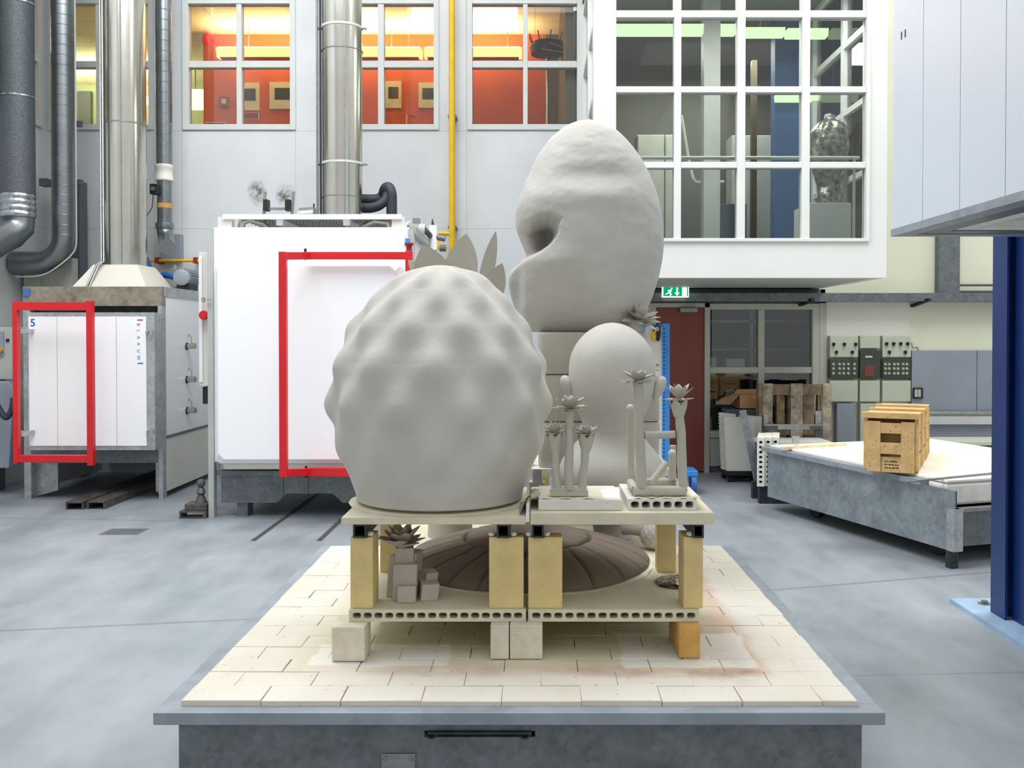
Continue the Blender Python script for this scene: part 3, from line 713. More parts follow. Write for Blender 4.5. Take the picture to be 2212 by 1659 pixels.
for zz_ in (.9, 1.9): MB().box(hx - .02, hx + .02, ay + .03, KY + .01, zz_, zz_ + .06).build('hinge_bracket', 'galv', kiln)
MB().box(PX(877, KY), PX(886, KY), KY - .05, KY - .02, PZ(534, KY), PZ(516, KY)).build('blue_switch', 'blue_light', kiln, bevel=.004)
MB().tube([(PX(881, KY), KY - .03, PZ(516, KY)), (PX(878, KY), KY - .04, PZ(500, KY)), (PX(880, KY), KY - .03, PZ(483, KY)), (PX(886, KY), KY + .02, PZ(478, KY))], .008, 6).build('switch_cable', 'white_enamel', kiln, smooth=True)
MB().bar((PX(440, KY), KY - .05, PZ(648, KY)), (PX(459, KY), KY - .05, PZ(648, KY)), .012, .012).box(PX(440, KY), PX(445, KY), KY - .06, KY - .02, PZ(653, KY), PZ(643, KY)).build('door_hook', 'stainless', kiln)
# roof frame and grating
gz0, gz1 = PZ(473, KY), PZ(465, KY)
fx0, fx1 = PX(482, KY), PX(868, KY)
MB().box(fx0, fx1, KY, KY + .05, gz0, gz1 + .01).build('roof_beam', 'white_enamel', kiln)
for a, b in ((470, 500), (846, 874)):
    MB().box(PX(a, KY), PX(b, KY), KY + .02, KY + .1, KT, PZ(468, KY)).build('roof_post', 'cream_panel', kiln)
mb = MB(); zg = gz0 + .0
for i in range(46):
    xx = fx0 + .14 + (fx1 - fx0 - .2) * i / 45; mb.box(xx - .006, xx + .006, KY + .05, KB - .1, zg + .01, zg + .045)
for i in range(14):
    yy = KY + .1 + (KB - KY - .3) * i / 13; mb.box(fx0 + .12, fx1 - .05, yy - .006, yy + .006, zg + .005, zg + .04)
mb.build('roof_grating', 'steel_edge', kiln)
for xx in (fx0 + .5, (fx0 + fx1) / 2 + .3): MB().box(xx - .03, xx + .03, KY + .05, KB - .1, zg - .05, zg + .003).build('grating_joist', 'white_enamel', kiln)
for xx in (fx0 + .1, fx1 - .1): MB().box(xx - .03, xx + .03, KB - .16, KB - .1, KT, zg + .04).build('roof_post', 'cream_panel', kiln)
MB().tube([(fx0 + .13, KY + .12, KT), (fx0 + .14, KY + .12, KT + .06), (fx0 + .2, KY + .14, KT + .09), (fx0 + .3, KY + .2, KT + .06), (fx0 + .36, KY + .25, KT)], .035, 12).build('roof_pipe', 'stainless', kiln, smooth=True)
MB().tube([(fx1 - .42, KY + .25, KT), (fx1 - .36, KY + .2, KT + .04), (fx1 - .26, KY + .16, KT + .08), (fx1 - .14, KY + .14, KT + .06), (fx1 - .12, KY + .14, KT)], .035, 12).build('roof_pipe', 'stainless', kiln, smooth=True)
# e-stop column on the left side
bx0, bx1 = PX(430, 8.75), PX(450, 8.75)
cab = thing('control_column', 'narrow pale grey control cabinet with a red knob left of the large white kiln', 'cabinet', (bx0, 8.75, 0))
MB().box(bx0, KX0 - .005, 8.75, 9.25, PZ(834, 8.75), PZ(545, 8.75)).build('cabinet_body', 'cream_panel', cab, bevel=.006)
MB().box(bx0 + .005, bx0 + .035, 8.735, 8.75, PZ(825, 8.75), PZ(555, 8.75)).build('cable_trunk', 'white_enamel', cab)
zk = PZ(681, 8.7); xk = PX(441, 8.7)
MB().cyl((xk, 8.75, zk), (xk, 8.69, zk), .035, n=18).cyl((xk, 8.69, zk), (xk, 8.67, zk), .045, .038, n=18).build('stop_button', 'red', cab, smooth=True)
MB().box(bx0 + .02, KX0 - .005, 8.78, 9.1, PZ(873, 8.75), PZ(836, 8.75)).build('socket_box', 'black', cab)
MB().box(bx0 + .04, bx0 + .08, 8.9, 8.98, 0, PZ(836, 8.75)).build('cabinet_leg', 'grey_box', cab)
# kiln car under the large kiln
car = thing('kiln_car_inside', 'dark grey kiln car with angled cut-outs standing under the large white kiln', 'cart', ((KX0 + KX1) / 2, KY + .2, 0))
cy0 = KY + .02; cx0, cx1 = PX(476, cy0), KX1 - .06
zt, zb, zm = PZ(1016, cy0), PZ(1086, cy0), PZ(1066, cy0)
pts = [(cx0, zt), (cx0, zb), (PX(597, cy0), zb), (PX(616, cy0), zm), (PX(718, cy0), zm), (PX(738, cy0), zb), (cx1, zb), (cx1, zt)]
MB().prism(pts, 'y', cy0, cy0 + .04).build('car_front', 'galv_dark', car)
MB().box(cx0, cx1, cy0 + .04, KB - .1, zm, zt).build('car_bed', 'galv_dark', car)
MB().box(cx0 - .02, cx1 + .02, cy0 - .05, cy0 + .03, zt - .04, zt).build('car_rim', 'galv_dark', car)
MB().box(cx0 + .03, cx1 - .03, cy0 + .03, KB - .15, zt, .5).build('car_deck', 'brick_pale', car)
for xx in (PX(519, cy0), PX(770, cy0)):
    MB().box(xx - .05, xx + .05, cy0 + .03, cy0 + .2, 0, zm).build('car_leg', 'galv_dark', car)
for xx in (PX(608, cy0), PX(662, cy0)): MB().box(xx - .012, xx + .012, cy0 - .012, cy0, zm - .0, zt - .04).build('car_rib', 'galv_dark', car)

# ---- tall stainless chimney on the large kiln
chy = 9.55; chx, chr_ = PX(741, chy), .198
ch = thing('tall_chimney', 'bright stainless chimney rising from the large white kiln', 'chimney', (chx, chy, KT))
MB().cyl((chx, chy, KT), (chx, chy, 7.6), chr_, n=56).build('chimney_tube', 'stainless', ch, smooth=True)
for py in (64, 113, 357, 428):
    z = PZ(py, chy); thick = .022 if py in (64, 357) else .008
    MB().lathe(chx, chy, [(chr_, z), (chr_ + .008, z), (chr_ + .008, z + thick), (chr_, z + thick)], 48, cap=False).build('chimney_band', 'steel_edge' if thick < .02 else 'white_frame', ch, smooth=True)
    if thick > .02:
        for sg in (-1, 1): MB().bar((chx + sg * chr_, chy, z + .01), (chx + sg * (chr_ + .05), chy - .02, z + .0), .015, .02).build('band_clip', 'steel_edge', ch)
MB().bar((chx + .06, chy - chr_ + .006, KT), (chx + .06, chy - chr_ + .006, 7.6), .014, .006).build('chimney_seam', 'steel_edge', ch)
for i, px in enumerate((687, 694)):
    tag(MB().cyl((PX(px, 9.5), 9.5, KT), (PX(px, 9.5), 9.5, 7.6), .012, n=10).build('conduit', 'black_hose' if i else 'steel_edge', smooth=True),
        ('pale thin conduit close to the left of the tall kiln chimney', 'dark thin conduit hugging the left edge of the tall kiln chimney')[i], 'pipe', 'conduits by the tall chimney')
# ---- roof things on the large kiln
y = 10.3; t = thing('roof_bracket', 'small steel ladder-like bracket on the kiln roof below two soot marks', 'bracket', (PX(600, y), y, KT))
for a, b in ((567, 573), (628, 634)):
    MB().bar((PX(a, y), y, KT), (PX(b, y), y + .02, PZ(414 if a < 600 else 413, y)), .03, .02).build('bracket_upright', 'steel_edge', t)
MB().bar((PX(573, y), y, PZ(451, y)), (PX(628, y), y, PZ(451, y)), .025, .025).build('bracket_crossbar', 'steel_edge', t)
for a in (577, 624): MB().box(PX(a - 5, y), PX(a + 5, y), y - .05, y + .05, PZ(456, y), PZ(432, y)).build('clamp_block', 'black', t)
for a in (570, 631): MB().box(PX(a, y) - .04, PX(a, y) + .04, y - .04, y + .04, KT, KT + .01).build('bracket_foot', 'steel_edge', t)
y = 9.9
t = thing('roof_fan', 'small grey fan housing on the kiln roof left of the chimney', 'fan', (PX(665, y), y, KT))
MB().cyl((PX(650, y), y, PZ(470, y)), (PX(682, y), y, PZ(468, y)), .1, n=24).build('fan_drum', 'steel_edge', t, smooth=True)
MB().cyl((PX(679, y), y, PZ(470, y)), (PX(679, y), y, PZ(440, y)), .008, n=8).build('fan_rod', 'black', t)
MB().box(PX(655, y), PX(678, y), y - .08, y + .08, KT, PZ(472, y)).build('fan_foot', 'steel_edge', t)
y = 9.75
t = thing('bent_hose', 'thick dark rubber hose looping right of the tall chimney on the kiln roof', 'hose', (PX(830, y), y, KT))
r = .055
pts = [P(782, 431, y + .05), P(812, 431, y + .05), P(826, 424, y + .05), P(832, 408, y), P(840, 405, y - .02), P(845, 418, y - .04), P(846, 440, y - .04)]
pts.append(Vector((pts[-1].x, pts[-1].y, KT)))
def smooth_path(p, n=5):
    p = [Vector(q) for q in p]; out = []
    for i in range(len(p) - 1):
        p0, p1, p2, p3 = p[max(i - 1, 0)], p[i], p[i + 1], p[min(i + 2, len(p) - 1)]
        for k_ in range(n):
            u = k_ / n
            out.append(.5 * ((2 * p1) + (-p0 + p2) * u + (2 * p0 - 5 * p1 + 4 * p2 - p3) * u * u + (-p0 + 3 * p1 - 3 * p2 + p3) * u ** 3))
    out.append(p[-1]); return out
MB().tube(smooth_path(pts), r, 14).build('hose_loop', 'black_hose', t, smooth=True)
MB().tube(smooth_path([P(784, 449, y - .06), P(800, 449, y - .06), P(818, 444, y - .06), P(832, 432, y - .04), P(838, 418, y - .02)]), r * .92, 14).build('hose_branch', 'black_hose', t, smooth=True)
# ---- yellow gas pipe on the wall with its branch and valves
y = 11.2; gx = PX(977, y)
t = thing('yellow_gas_pipe', 'yellow gas pipe running down the wall right of the large kiln', 'pipe', (gx, y, PZ(560, y)))
MB().tube([(gx, y, 7.8), (gx, y, PZ(552, y)), (gx - .01, y, PZ(560, y)), (gx - .05, y - .02, PZ(566, y))], .037, 16).build('main_pipe', 'yellow', t, smooth=True)
MB().tube([(gx, y, PZ(505, y)), (PX(948, y), y, PZ(504, y))], .026, 14).build('branch_pipe', 'yellow', t, smooth=True)
for zz_ in (PZ(490, y), PZ(250, y)): MB().box(gx - .05, gx + .05, y, YW - .003, zz_ - .015, zz_ + .015).build('pipe_clip', 'galv_dark', t)
y = 9.7
t = thing('gas_valve_train', 'cluster of valves and a white actuator with a black tip beside the yellow pipe', 'valve', (PX(935, y), y, PZ(560, y)))
MB().cyl(P(936, 540, y), P(935, 487, y), .045, n=18).build('actuator', 'white_enamel', t, smooth=True)
MB().cyl(P(935, 487, y), P(934, 473, y), .018, .004, n=12).build('actuator_tip', 'black', t, smooth=True)
MB().cyl(P(905, 495, y - .2), P(918, 497, y - .2), .06, n=18).build('regulator', 'grey_box', t, smooth=True)
MB().cyl(P(918, 497, y - .18), P(932, 512, y), .028, n=12).build('valve_body', 'rail', t, smooth=True)
MB().cyl(P(942, 512, y), P(962, 516, y), .03, n=12).build('dark_valve', 'galv_dark', t, smooth=True)
MB().tube(smooth_path([P(936, 530, y), P(944, 522, y), P(950, 536, y), P(958, 540, y), P(962, 532, y)]), .02, 10).build('valve_elbow', 'yellow', t, smooth=True)
MB().cyl(P(950, 536, y), P(963, 536, y), .035, n=12).build('union_nut', 'grey_dark', t, smooth=True)
MB().bar((PX(893, 9.2), KY + .6, PZ(478, 9.2)), (PX(908, 9.2), KY + .6, PZ(478, 9.2)), .06, .05).build('cable_gland', 'steel_edge', t)
MB().bar((KX1 + .02, y, KT - .05), tuple(P(936, 535, y)), .03, .03).build('support_arm', 'galv', t)

# ================================================================ KILN NUMBER 5 (left)
Y5 = 9.55; X50, X51 = PX(50, Y5), PX(350, Y5); Z5 = PZ(619, Y5); B5 = 11.2
k5 = thing('small_kiln', 'smaller white panelled kiln with number 5 on its door and galvanised front', 'kiln', ((X50 + X51) / 2, Y5, 0))
zdt, zdb = PZ(672, Y5), PZ(1003, Y5)
fx_l, fx_r = X50 + .1, PX(341, Y5)
mb = MB()
mb.box(X50, X51, Y5, Y5 + .1, PZ(661, Y5), Z5)                      # top band
M['galv_stain'] = galv('stained_galvanised_band', (140, 134, 118), 14, .3, .5, .4)
mb.build('front_band', 'galv_stain', k5)
MB().box(PX(341, Y5), X51, Y5, Y5 + .1, 0, PZ(661, Y5)).build('front_post', 'galv', k5)
MB().box(X50, X50 + .07, Y5, Y5 + .1, 0, PZ(661, Y5)).build('front_post', 'galv', k5)
MB().box(X50 + .07, PX(341, Y5), Y5, Y5 + .1, PZ(1000, Y5), PZ(968, Y5)).build('front_sill', 'galv_dark', k5)
MB().box(X50 + .03, X51 - .03, Y5 + .1, B5, .50, Z5 - .02).build('kiln_body', 'dark_steel', k5)
mb = MB()
sx_ = X51
MB().box(sx_ - .028, sx_, Y5 + .1, B5, PZ(944, Y5), Z5 - .1).build('side_panel', 'white_enamel', k5)
MB().box(sx_ - .028, sx_ + .002, Y5 + .1, B5, .06, PZ(948, Y5)).build('side_skirt', 'cream_panel', k5)
MB().box(sx_ - .03, sx_ + .008, Y5 + .1, B5, PZ(949, Y5), PZ(943, Y5)).build('side_strip', 'galv_dark', k5)
MB().box(sx_ - .05, sx_ + .01, Y5 + .05, B5, Z5 - .1, Z5).build('roof_edge', 'galv', k5)
MB().box(X50, sx_ - .05, Y5 + .1, B5, Z5 - .03, Z5).build('kiln_roof', 'galv_stain', k5)
MB().box(X50 + .0, X50 + .03, Y5 + .1, B5, .06, Z5).build('side_panel', 'white_enamel', k5)
# front legs (folded plates)
x0, x1 = PX(56, Y5), PX(112, Y5)
MB().prism([(x0, 0), (x0, .5), (x1, .5), (x1, .07)], 'y', Y5 + .1, Y5 + .13).build('leg_plate', 'galv', k5)
x0, x1 = PX(326, Y5), PX(346, Y5)
MB().prism([(x0, .06), (x0, .5), (x1, .5), (x1, 0)], 'y', Y5 + .1, Y5 + .13).build('leg_plate', 'galv', k5)
# door with steel surround, lettering and number
YD = 9.27; x0, x1, z0, z1 = PX(57, YD), PX(333, YD), PZ(973, YD), PZ(675, YD)
d5 = MB().box(x0, x1, YD + .01, YD + .2, z0, z1).build('kiln_door', 'galv', k5, bevel=.004)
px0, px1 = PX(61, YD), PX(316, YD); pz0, pz1 = PZ(963, YD), PZ(684, YD)
n = 4
cuts = [61, 123, 190, 251, 316]
for a, b in zip(cuts, cuts[1:]):
    MB().box(PX(a, YD) + .003, PX(b, YD) - .003, YD, YD + .012, pz0, pz1).build('door_panel', 'white_panel', d5)
MB().box(x0 + .06, x1 - .04, YD + .2, Y5, z0 + .05, z1 - .05).build('door_plug', 'black', k5)
zt = lambda py: PZ(py, YD)
wall_text('number_marking', '5', .105, (PX(71, YD), YD, zt(698)), 'blue_ink', d5, offset=.002)
# column of lettering turned sideways, with a red bar above and a blue bar below
mb = MB(); mb.box(PX(297, YD), PX(309, YD), YD - .002, YD, zt(692.5), zt(690)); mb.build('red_logo_bar', 'red_ink', d5)
mb = MB(); mb.box(PX(297, YD), PX(309, YD), YD - .002, YD, zt(786), zt(783.5)); mb.build('blue_logo_bar', 'blue_ink', d5)
for ch_, py, mt in zip('BLAAUW', (701, 714.5, 729, 743, 758, 772.5), ('blue_ink', 'red_ink') + ('blue_ink',) * 4):
    wall_text('logo_letter', ch_, .044, (PX(299, YD), YD, zt(py)), mt, d5, rot=-PI / 2)
for py in (718, 932):
    MB().bar((PX(318, YD), YD - .02, zt(py)), (PX(349, Y5), Y5 - .02, PZ(py, Y5)), .022, .022).bar((PX(330, YD), YD - .03, zt(py - 3)), (PX(330, YD), YD - .03, zt(py + 4)), .03, .03).build('door_latch', 'stainless', k5)
    MB().bar((PX(37, YD), YD - .01, zt(py)), (PX(60, YD), YD - .01, zt(py)), .02, .02).build('latch_rod', 'stainless', k5)
MB().box(PX(45, YD), PX(54, YD), YD + .05, YD + .08, zt(860), zt(690)).build('door_side_plate', 'galv', k5)
# red swing frame
YR = 9.0; a0, a1 = PX(30, YR), PX(40, YR); b0, b1 = PX(189, YR), PX(202, YR); z0, z1 = PZ(1001, YR), PZ(651, YR)
MB().box(a0, a1, YR - .03, YR + .03, z0, z1).build('red_frame_upright', 'red', k5, bevel=.003)
MB().box(b0, b1, YR - .03, YR + .03, PZ(1005, YR), PZ(650, YR)).build('red_frame_upright', 'red', k5, bevel=.003)
MB().box(a1, b0, YR - .03, YR + .03, PZ(670, YR), PZ(653, YR)).build('red_frame_bar', 'red', k5, bevel=.003)
MB().box(a1, b0, YR - .03, YR + .03, PZ(998, YR), PZ(983, YR)).build('red_frame_bar', 'red', k5, bevel=.003)
for zz_ in (z0 + .25, z1 - .3): MB().box(a0 + .01, a0 + .05, YR + .03, Y5, zz_, zz_ + .04).build('hinge_arm', 'galv', k5)
MB().box(PX(53, Y5), PX(66, Y5), Y5 - .02, Y5, PZ(640, Y5), PZ(624, Y5)).build('blue_plate', 'blue_ink', k5)
# peephole plugs on the right side
for py in (748, 820, 887):
    yy = 10.22; z = PZ(py, yy)
    MB().cyl((sx_, yy, z), (sx_ + .1, yy - .02, z + .005), .032, n=16).build('peephole_plug', 'stainless', k5, smooth=True)
    MB().lathe(0, 0, [(.04, 0), (.04, .012)], 16).move(Matrix.Translation((sx_ + .001, yy, z)) @ Matrix.Rotation(PI / 2, 4, 'Y')).build('plug_seat', 'black', k5)
    MB().tube([(sx_ + .06, yy - .01, z + .03), (sx_ + .05, yy, z + .1), (sx_ + .02, yy + .02, z + .13), (sx_, yy + .05, z + .1)], .004, 6).build('plug_wire', 'steel_edge', k5)
# extractor hood and chimney
cy = 10.35; hx = PX(271, cy); hz0, hz1 = Z5, PZ(575, cy)
hb, ht = .40, .235
t = thing('kiln_chimney', 'wide stainless chimney on a beige hood above the kiln marked 5', 'chimney', (hx, cy, Z5))
MB().ring_loft([[(hx - hb, cy - hb, hz0), (hx + hb, cy - hb, hz0), (hx + hb, cy + hb, hz0), (hx - hb, cy + hb, hz0)], [(hx - ht, cy - ht, hz1), (hx + ht, cy - ht, hz1), (hx + ht, cy + ht, hz1), (hx - ht, cy + ht, hz1)]]).build('hood_cone', 'hood_cone', t)
MB().cyl((hx, cy, hz1), (hx, cy, 7.6), .226, n=56).build('chimney_tube', 'stainless', t, smooth=True)
z = PZ(272, cy)
MB().lathe(hx, cy, [(.226, z), (.233, z), (.233, z + .014), (.226, z + .014)], 48, cap=False).build('chimney_band', 'steel_edge', t, smooth=True)
MB().bar((hx + .06, cy - .22, hz1), (hx + .06, cy - .22, 7.6), .012, .006).build('chimney_seam', 'steel_edge', t)
for q in (0, 1):
    xq = PX(220 + q * 5, 10.1)
    MB().tube([(xq, 10.1, 7.6), (xq, 10.1, PZ(565, 10.1)), (xq - .03, 10.05, PZ(573, 10.1)), (PX(186 + q * 6, 9.95), 9.95, Z5)], .011, 8).build('conduit', 'steel_edge', t, smooth=True)

# ================================================================ DUCTS AND MACHINERY AT THE LEFT BACK
y = 10.2; ax_ = PX(41, y); rA = .172
t = thing('insulated_duct', 'thick dark grey insulated duct at the far left ending in a shiny elbow', 'duct', (ax_, y, PZ(555, y)))
MB().cyl((ax_, y, PZ(420, y)), (ax_, y, 7.6), rA, n=40).build('insulation', 'duct_insul', t, smooth=True)
for py in (10, 212):
    z = PZ(py, y); MB().lathe(ax_, y, [(rA, z), (rA + .006, z), (rA + .006, z + .016), (rA, z + .016)], 40, cap=False).build('duct_band', 'foil', t, smooth=True)
pr = []
for i in range(13): pr.append((rA + (.006 if i % 3 else -.006), PZ(470, y) + (PZ(419, y) - PZ(470, y)) * i / 12))
MB().lathe(ax_, y, pr, 40, lambda r, z, a: r + .006 * mnoise.noise(Vector((math.cos(a) * 6, math.sin(a) * 6, z * 30)))).build('foil_sleeve', 'foil', t, smooth=True)
MB().tube([(ax_, y, PZ(471, y)), (ax_, y, PZ(490, y)), (ax_ - .04, y - .08, PZ(507, y)), (ax_ - .09, y - .22, PZ(522, y)), (ax_ - .12, y - .75, PZ(560, y) - .06)], [rA - .01] * 5, 36).build('steel_elbow', 'duct', t, smooth=60)
y = 10.6; bx_ = PX(141, y); rB = .128
t = thing('spiral_duct', 'grey spiral duct curving to the left between the insulated duct and the chimney', 'duct', (bx_, y, PZ(575, y)))
mb = MB(); pr = []
zb = PZ(510, y)
nn = 1 + int((7.6 - zb) / .11)
for i in range(nn):
    z = zb + (7.6 - zb) * i / (nn - 1); pr += [(rB, z), (rB + .0022, z + .004), (rB, z + .008)]
mb.lathe(bx_, y, pr, 36).build('spiral_pipe', 'duct', t, smooth=18)
R_ = .30; cc = (bx_ - R_, y, zb)
MB().tube([(bx_, y, zb + .01)] + arc(cc, R_, 0, -PI / 2, 8) + [(bx_ - R_ - .27, y, zb - R_)], rB, 32).build('duct_elbow', 'duct', t, smooth=True)
MB().tube([(bx_ + rB + .03, y - .05, 7.6)] + smooth_path([(bx_ + rB + .03, y - .05, zb), (bx_ + rB + .0, y - .05, zb - .18), (bx_ - .06, y - .1, zb - .37), (bx_ - .24, y - .1, zb - .45), (bx_ - .5, y - .1, zb - .46)]), .009, 8).build('duct_cable', 'grey_box', t, smooth=True)
for py in (262, 390): MB().box(bx_ - rB - .03, bx_ + rB + .01, y + rB - .02, y + rB + .03, PZ(py + 6, y), PZ(py - 6, y)).build('duct_bracket', 'grey_dark', t)
y = 10.95; dx_ = PX(357, y); rD = .089
t = thing('thin_spiral_duct', 'thin grey spiral duct with a damper and white coupling right of the kiln 5 chimney', 'duct', (dx_, y, PZ(553, y)))
pr = []; zb = PZ(358, y)
for i in range(35):
    z = zb + (7.6 - zb) * i / 34; pr += [(rD, z), (rD + .002, z + .004), (rD, z + .008)]
MB().lathe(dx_, y, pr, 28).build('spiral_pipe', 'duct', t, smooth=18)
MB().lathe(dx_, y, [(rD + .002, PZ(392, y)), (rD + .012, PZ(390, y)), (rD + .012, PZ(384, y)), (rD + .005, PZ(382, y)), (rD + .005, PZ(366, y)), (rD + .012, PZ(364, y)), (rD + .012, PZ(358, y)), (rD, PZ(356, y))], 28).build('white_coupling', 'cream_panel', t, smooth=True)
MB().cyl((dx_, y, PZ(482, y)), (dx_, y, PZ(390, y)), rD - .008, n=28).build('lower_pipe', 'duct', t, smooth=True)
MB().lathe(dx_, y, [(rD - .006, PZ(450, y)), (rD - .003, PZ(450, y)), (rD - .003, PZ(440, y)), (rD - .006, PZ(440, y))], 28).build('orange_tape', 'brick_orange', t)
MB().box(PX(338, y), PX(355, y), y - rD - .09, y - rD + .02, PZ(424, y), PZ(402, y)).build('damper_motor', 'black', t, bevel=.008)
MB().cyl((PX(346, y), y - rD - .09, PZ(413, y)), (PX(346, y), y - rD - .10, PZ(413, y)), .025, n=14).build('damper_dial', 'stainless', t)
cc = (dx_ + .12, y, PZ(492, y))
MB().lathe(dx_, y, [(rD + .01, PZ(494, y)), (rD + .014, PZ(488, y)), (rD + .01, PZ(482, y))], 28).build('duct_collar', 'duct', t, smooth=True)
MB().tube([(dx_, y, PZ(484, y)), (dx_, y, PZ(500, y)), (dx_ + .02, y - .02, PZ(512, y)), (dx_ + .06, y - .1, PZ(525, y)), (dx_ + .10, y - .2, PZ(534, y)), (dx_ + .12, y - .25, PZ(537, y))], rD, 28).build('duct_elbow', 'duct', t, smooth=True)
MB().tube([(PX(340, y), y - .1, PZ(424, y)), (PX(334, y), y - .05, PZ(450, y)), (PX(316, y), y, PZ(470, y))], .005, 6).build('damper_cable', 'black', t)
tag(MB().box(PX(346, 11.3), PX(391, 11.3), 11.3, YW, PZ(560, 11.3), PZ(506, 11.3)).build('wall_plate', 'grey_sheet'), 'grey plate on the wall behind the thin duct elbow', 'plate')
# dark beam and grey sheet-metal chute behind kiln 5
tag(MB().box(PX(155, 11.0), PX(173, 11.0), 11.0, 11.2, 0, PZ(390, 11.0)).build('steel_post', 'grey_dark'), 'dark steel post rising behind the kiln marked 5', 'post')
tag(MB().box(PX(96, 11.1), PX(113, 11.1), 11.0, 11.12, PZ(404, 11.1), PZ(388, 11.1)).build('junction_box', 'grey_dark'), 'small dark junction box left of the spiral duct', 'box')
t = thing('metal_chute', 'greenish grey sheet-metal chute below the curved spiral duct', 'chute', (PX(100, 10.8), 10.8, Z5 + .004))
yy = 10.78
MB().prism([(PX(52, yy), PZ(545, yy)), (PX(66, yy), PZ(560, yy)), (PX(92, yy), PZ(626, yy)), (PX(152, yy), PZ(626, yy)), (PX(152, yy), Z5 + .004), (PX(52, yy), Z5 + .004)], 'y', yy, yy + .2).build('chute_body', 'frame_beige', t)
MB().prism([(PX(66, yy), PZ(556, yy)), (PX(152, yy), PZ(556, yy)), (PX(152, yy), Z5 + .004), (PX(92, yy), Z5 + .004)], 'y', yy + .05, yy + .19).build('chute_side', 'grey_box', t)
# grey switch cabinet, hanging sacks and boards far left
y = 9.9
t = thing('switch_cabinet', 'grey switch cabinet with an orange knob at the far left edge', 'cabinet', (PX(0, y), y, 0))
MB().box(PX(-52, y), PX(27, y), y, y + .3, PZ(820, y), PZ(707, y)).build('cabinet_body', 'grey_box', t, bevel=.006)
MB().box(PX(-48, y), PX(9, y), y - .015, y, PZ(770, y), PZ(716, y)).build('cabinet_panel', 'grey_sheet', t)
MB().cyl((PX(3, y), y - .015, PZ(756, y)), (PX(3, y), y - .05, PZ(756, y)), .03, n=14).build('selector_knob', 'brick_orange', t)
MB().cyl((PX(17, y), y, PZ(735, y)), (PX(17, y), y - .012, PZ(735, y)), .018, n=12).build('cabinet_lock', 'black', t)
MB().box(PX(-48, y), PX(-20, y), y + .05, y + .25, 0, PZ(820, y)).build('cabinet_stand', 'grey_dark', t)
tag(MB().prism([(PX(-70, 9.7), PZ(1012, 9.7)), (PX(14, 9.7), PZ(1012, 9.7)), (PX(27, 9.7), PZ(840, 9.7)), (PX(16, 9.7), PZ(825, 9.7)), (PX(-70, 9.7), PZ(820, 9.7))], 'y', 9.72, 9.8).build('grey_board', 'grey_sheet', bevel=.01), 'pale grey bent sheet standing at the far left edge', 'sheet')
tag(MB().tube(smooth_path([P(-20, 850, 9.55), P(2, 890, 9.5), P(14, 902, 9.5), P(26, 884, 9.52), P(29, 860, 9.55)]), .03, 10).build('hanging_hose', 'black_hose', smooth=True), 'dark hose sagging before the grey sheet at far left', 'hose')
structure(MB().box(PX(-90, 11.2), PX(60, 11.2), 11.25, 11.3, PZ(720, 11.2), PZ(632, 11.2)).build('trim_9', simple('dark_brown_board', (84, 66, 58)), origin=(0, 0, 0)), 'dark brown strip on the wall at far left')
# motor, blue hoses and yellow pipe behind the two kilns
y = 10.75; mz = PZ(601, y)
t = thing('fan_motor', 'grey ribbed electric motor on the roof of the kiln marked 5', 'motor', (PX(410, y), y, Z5))
mx = PX(404, y)
MB().cyl((mx, y - .16, mz), (mx, y + .2, mz), .085, n=28).build('motor_body', 'grey_sheet', t, smooth=True)
for i in range(16):
    a = 2 * PI * i / 16
    MB().box(mx + .083 * math.cos(a) - .004, mx + .1 * math.cos(a) + .004, y - .1, y + .2, mz + .083 * math.sin(a) - .004, mz + .1 * math.sin(a) + .004).build('cooling_fin', 'grey_sheet', t)
MB().lathe(0, 0, [(.02, -.012), (.075, -.008), (.09, 0), (.09, .03)], 28).move(Matrix.Translation((mx, y - .17, mz)) @ Matrix.Rotation(-PI / 2, 4, 'X')).build('motor_cowl', 'grey_sheet', t, smooth=True)
MB().box(mx - .07, mx + .07, y - .12, y + .16, Z5, mz - .07).build('motor_foot', 'black', t)
for pts, lab in (([P(331, 612, 10.84), P(343, 600, 10.84), P(356, 594, 10.84), P(374, 598, 10.8), P(386, 600, 10.8)], 'blue hose bending toward the motor behind the kiln 5 hood'),
                 ([P(312, 556, 10.8), P(319, 568, 10.8), P(322, 585, 10.8), P(322, 608, 10.8)], 'short blue hose end just right of the kiln 5 chimney')):
    pts = pts if pts[0].z > 2 else pts
    tag(MB().tube(smooth_path(pts), .034, 12).build('blue_hose', 'blue_hose', smooth=True), lab, 'hose', 'blue hoses behind kiln 5')
tag(MB().tube(smooth_path([(PX(q_, 10.92), 10.92, Z5 + h_) for q_, h_ in ((338, .03), (352, .028), (366, .027), (380, .035), (386, .05))]), .025, 10).build('grey_hose', 'black_hose', smooth=True), 'dark hose under the blue hose by the motor', 'hose')
tag(MB().box(PX(357, 10.9), PX(382, 10.9), 11.0, 11.1, Z5, PZ(580, 10.9)).box(PX(365, 10.9), PX(370, 10.9), 11.03, 11.06, PZ(580, 10.9), PZ(570, 10.9)).build('valve_box', 'frame_beige'), 'small grey valve box behind the motor', 'valve')
y = 11.25
t = thing('yellow_wall_pipe', 'short horizontal yellow pipe on the wall between the two kilns', 'pipe', (PX(375, y), y, PZ(564, y)))
MB().cyl((PX(318, y), y, PZ(563, y)), (PX(430, y), y, PZ(563, y)), .018, n=12).build('pipe_run', 'yellow', t, smooth=True)
for px in (341, 424): MB().box(PX(px - 4, y), PX(px + 4, y), y - .03, YW, PZ(569, y), PZ(556, y)).build('pipe_clamp', 'red_dull', t)

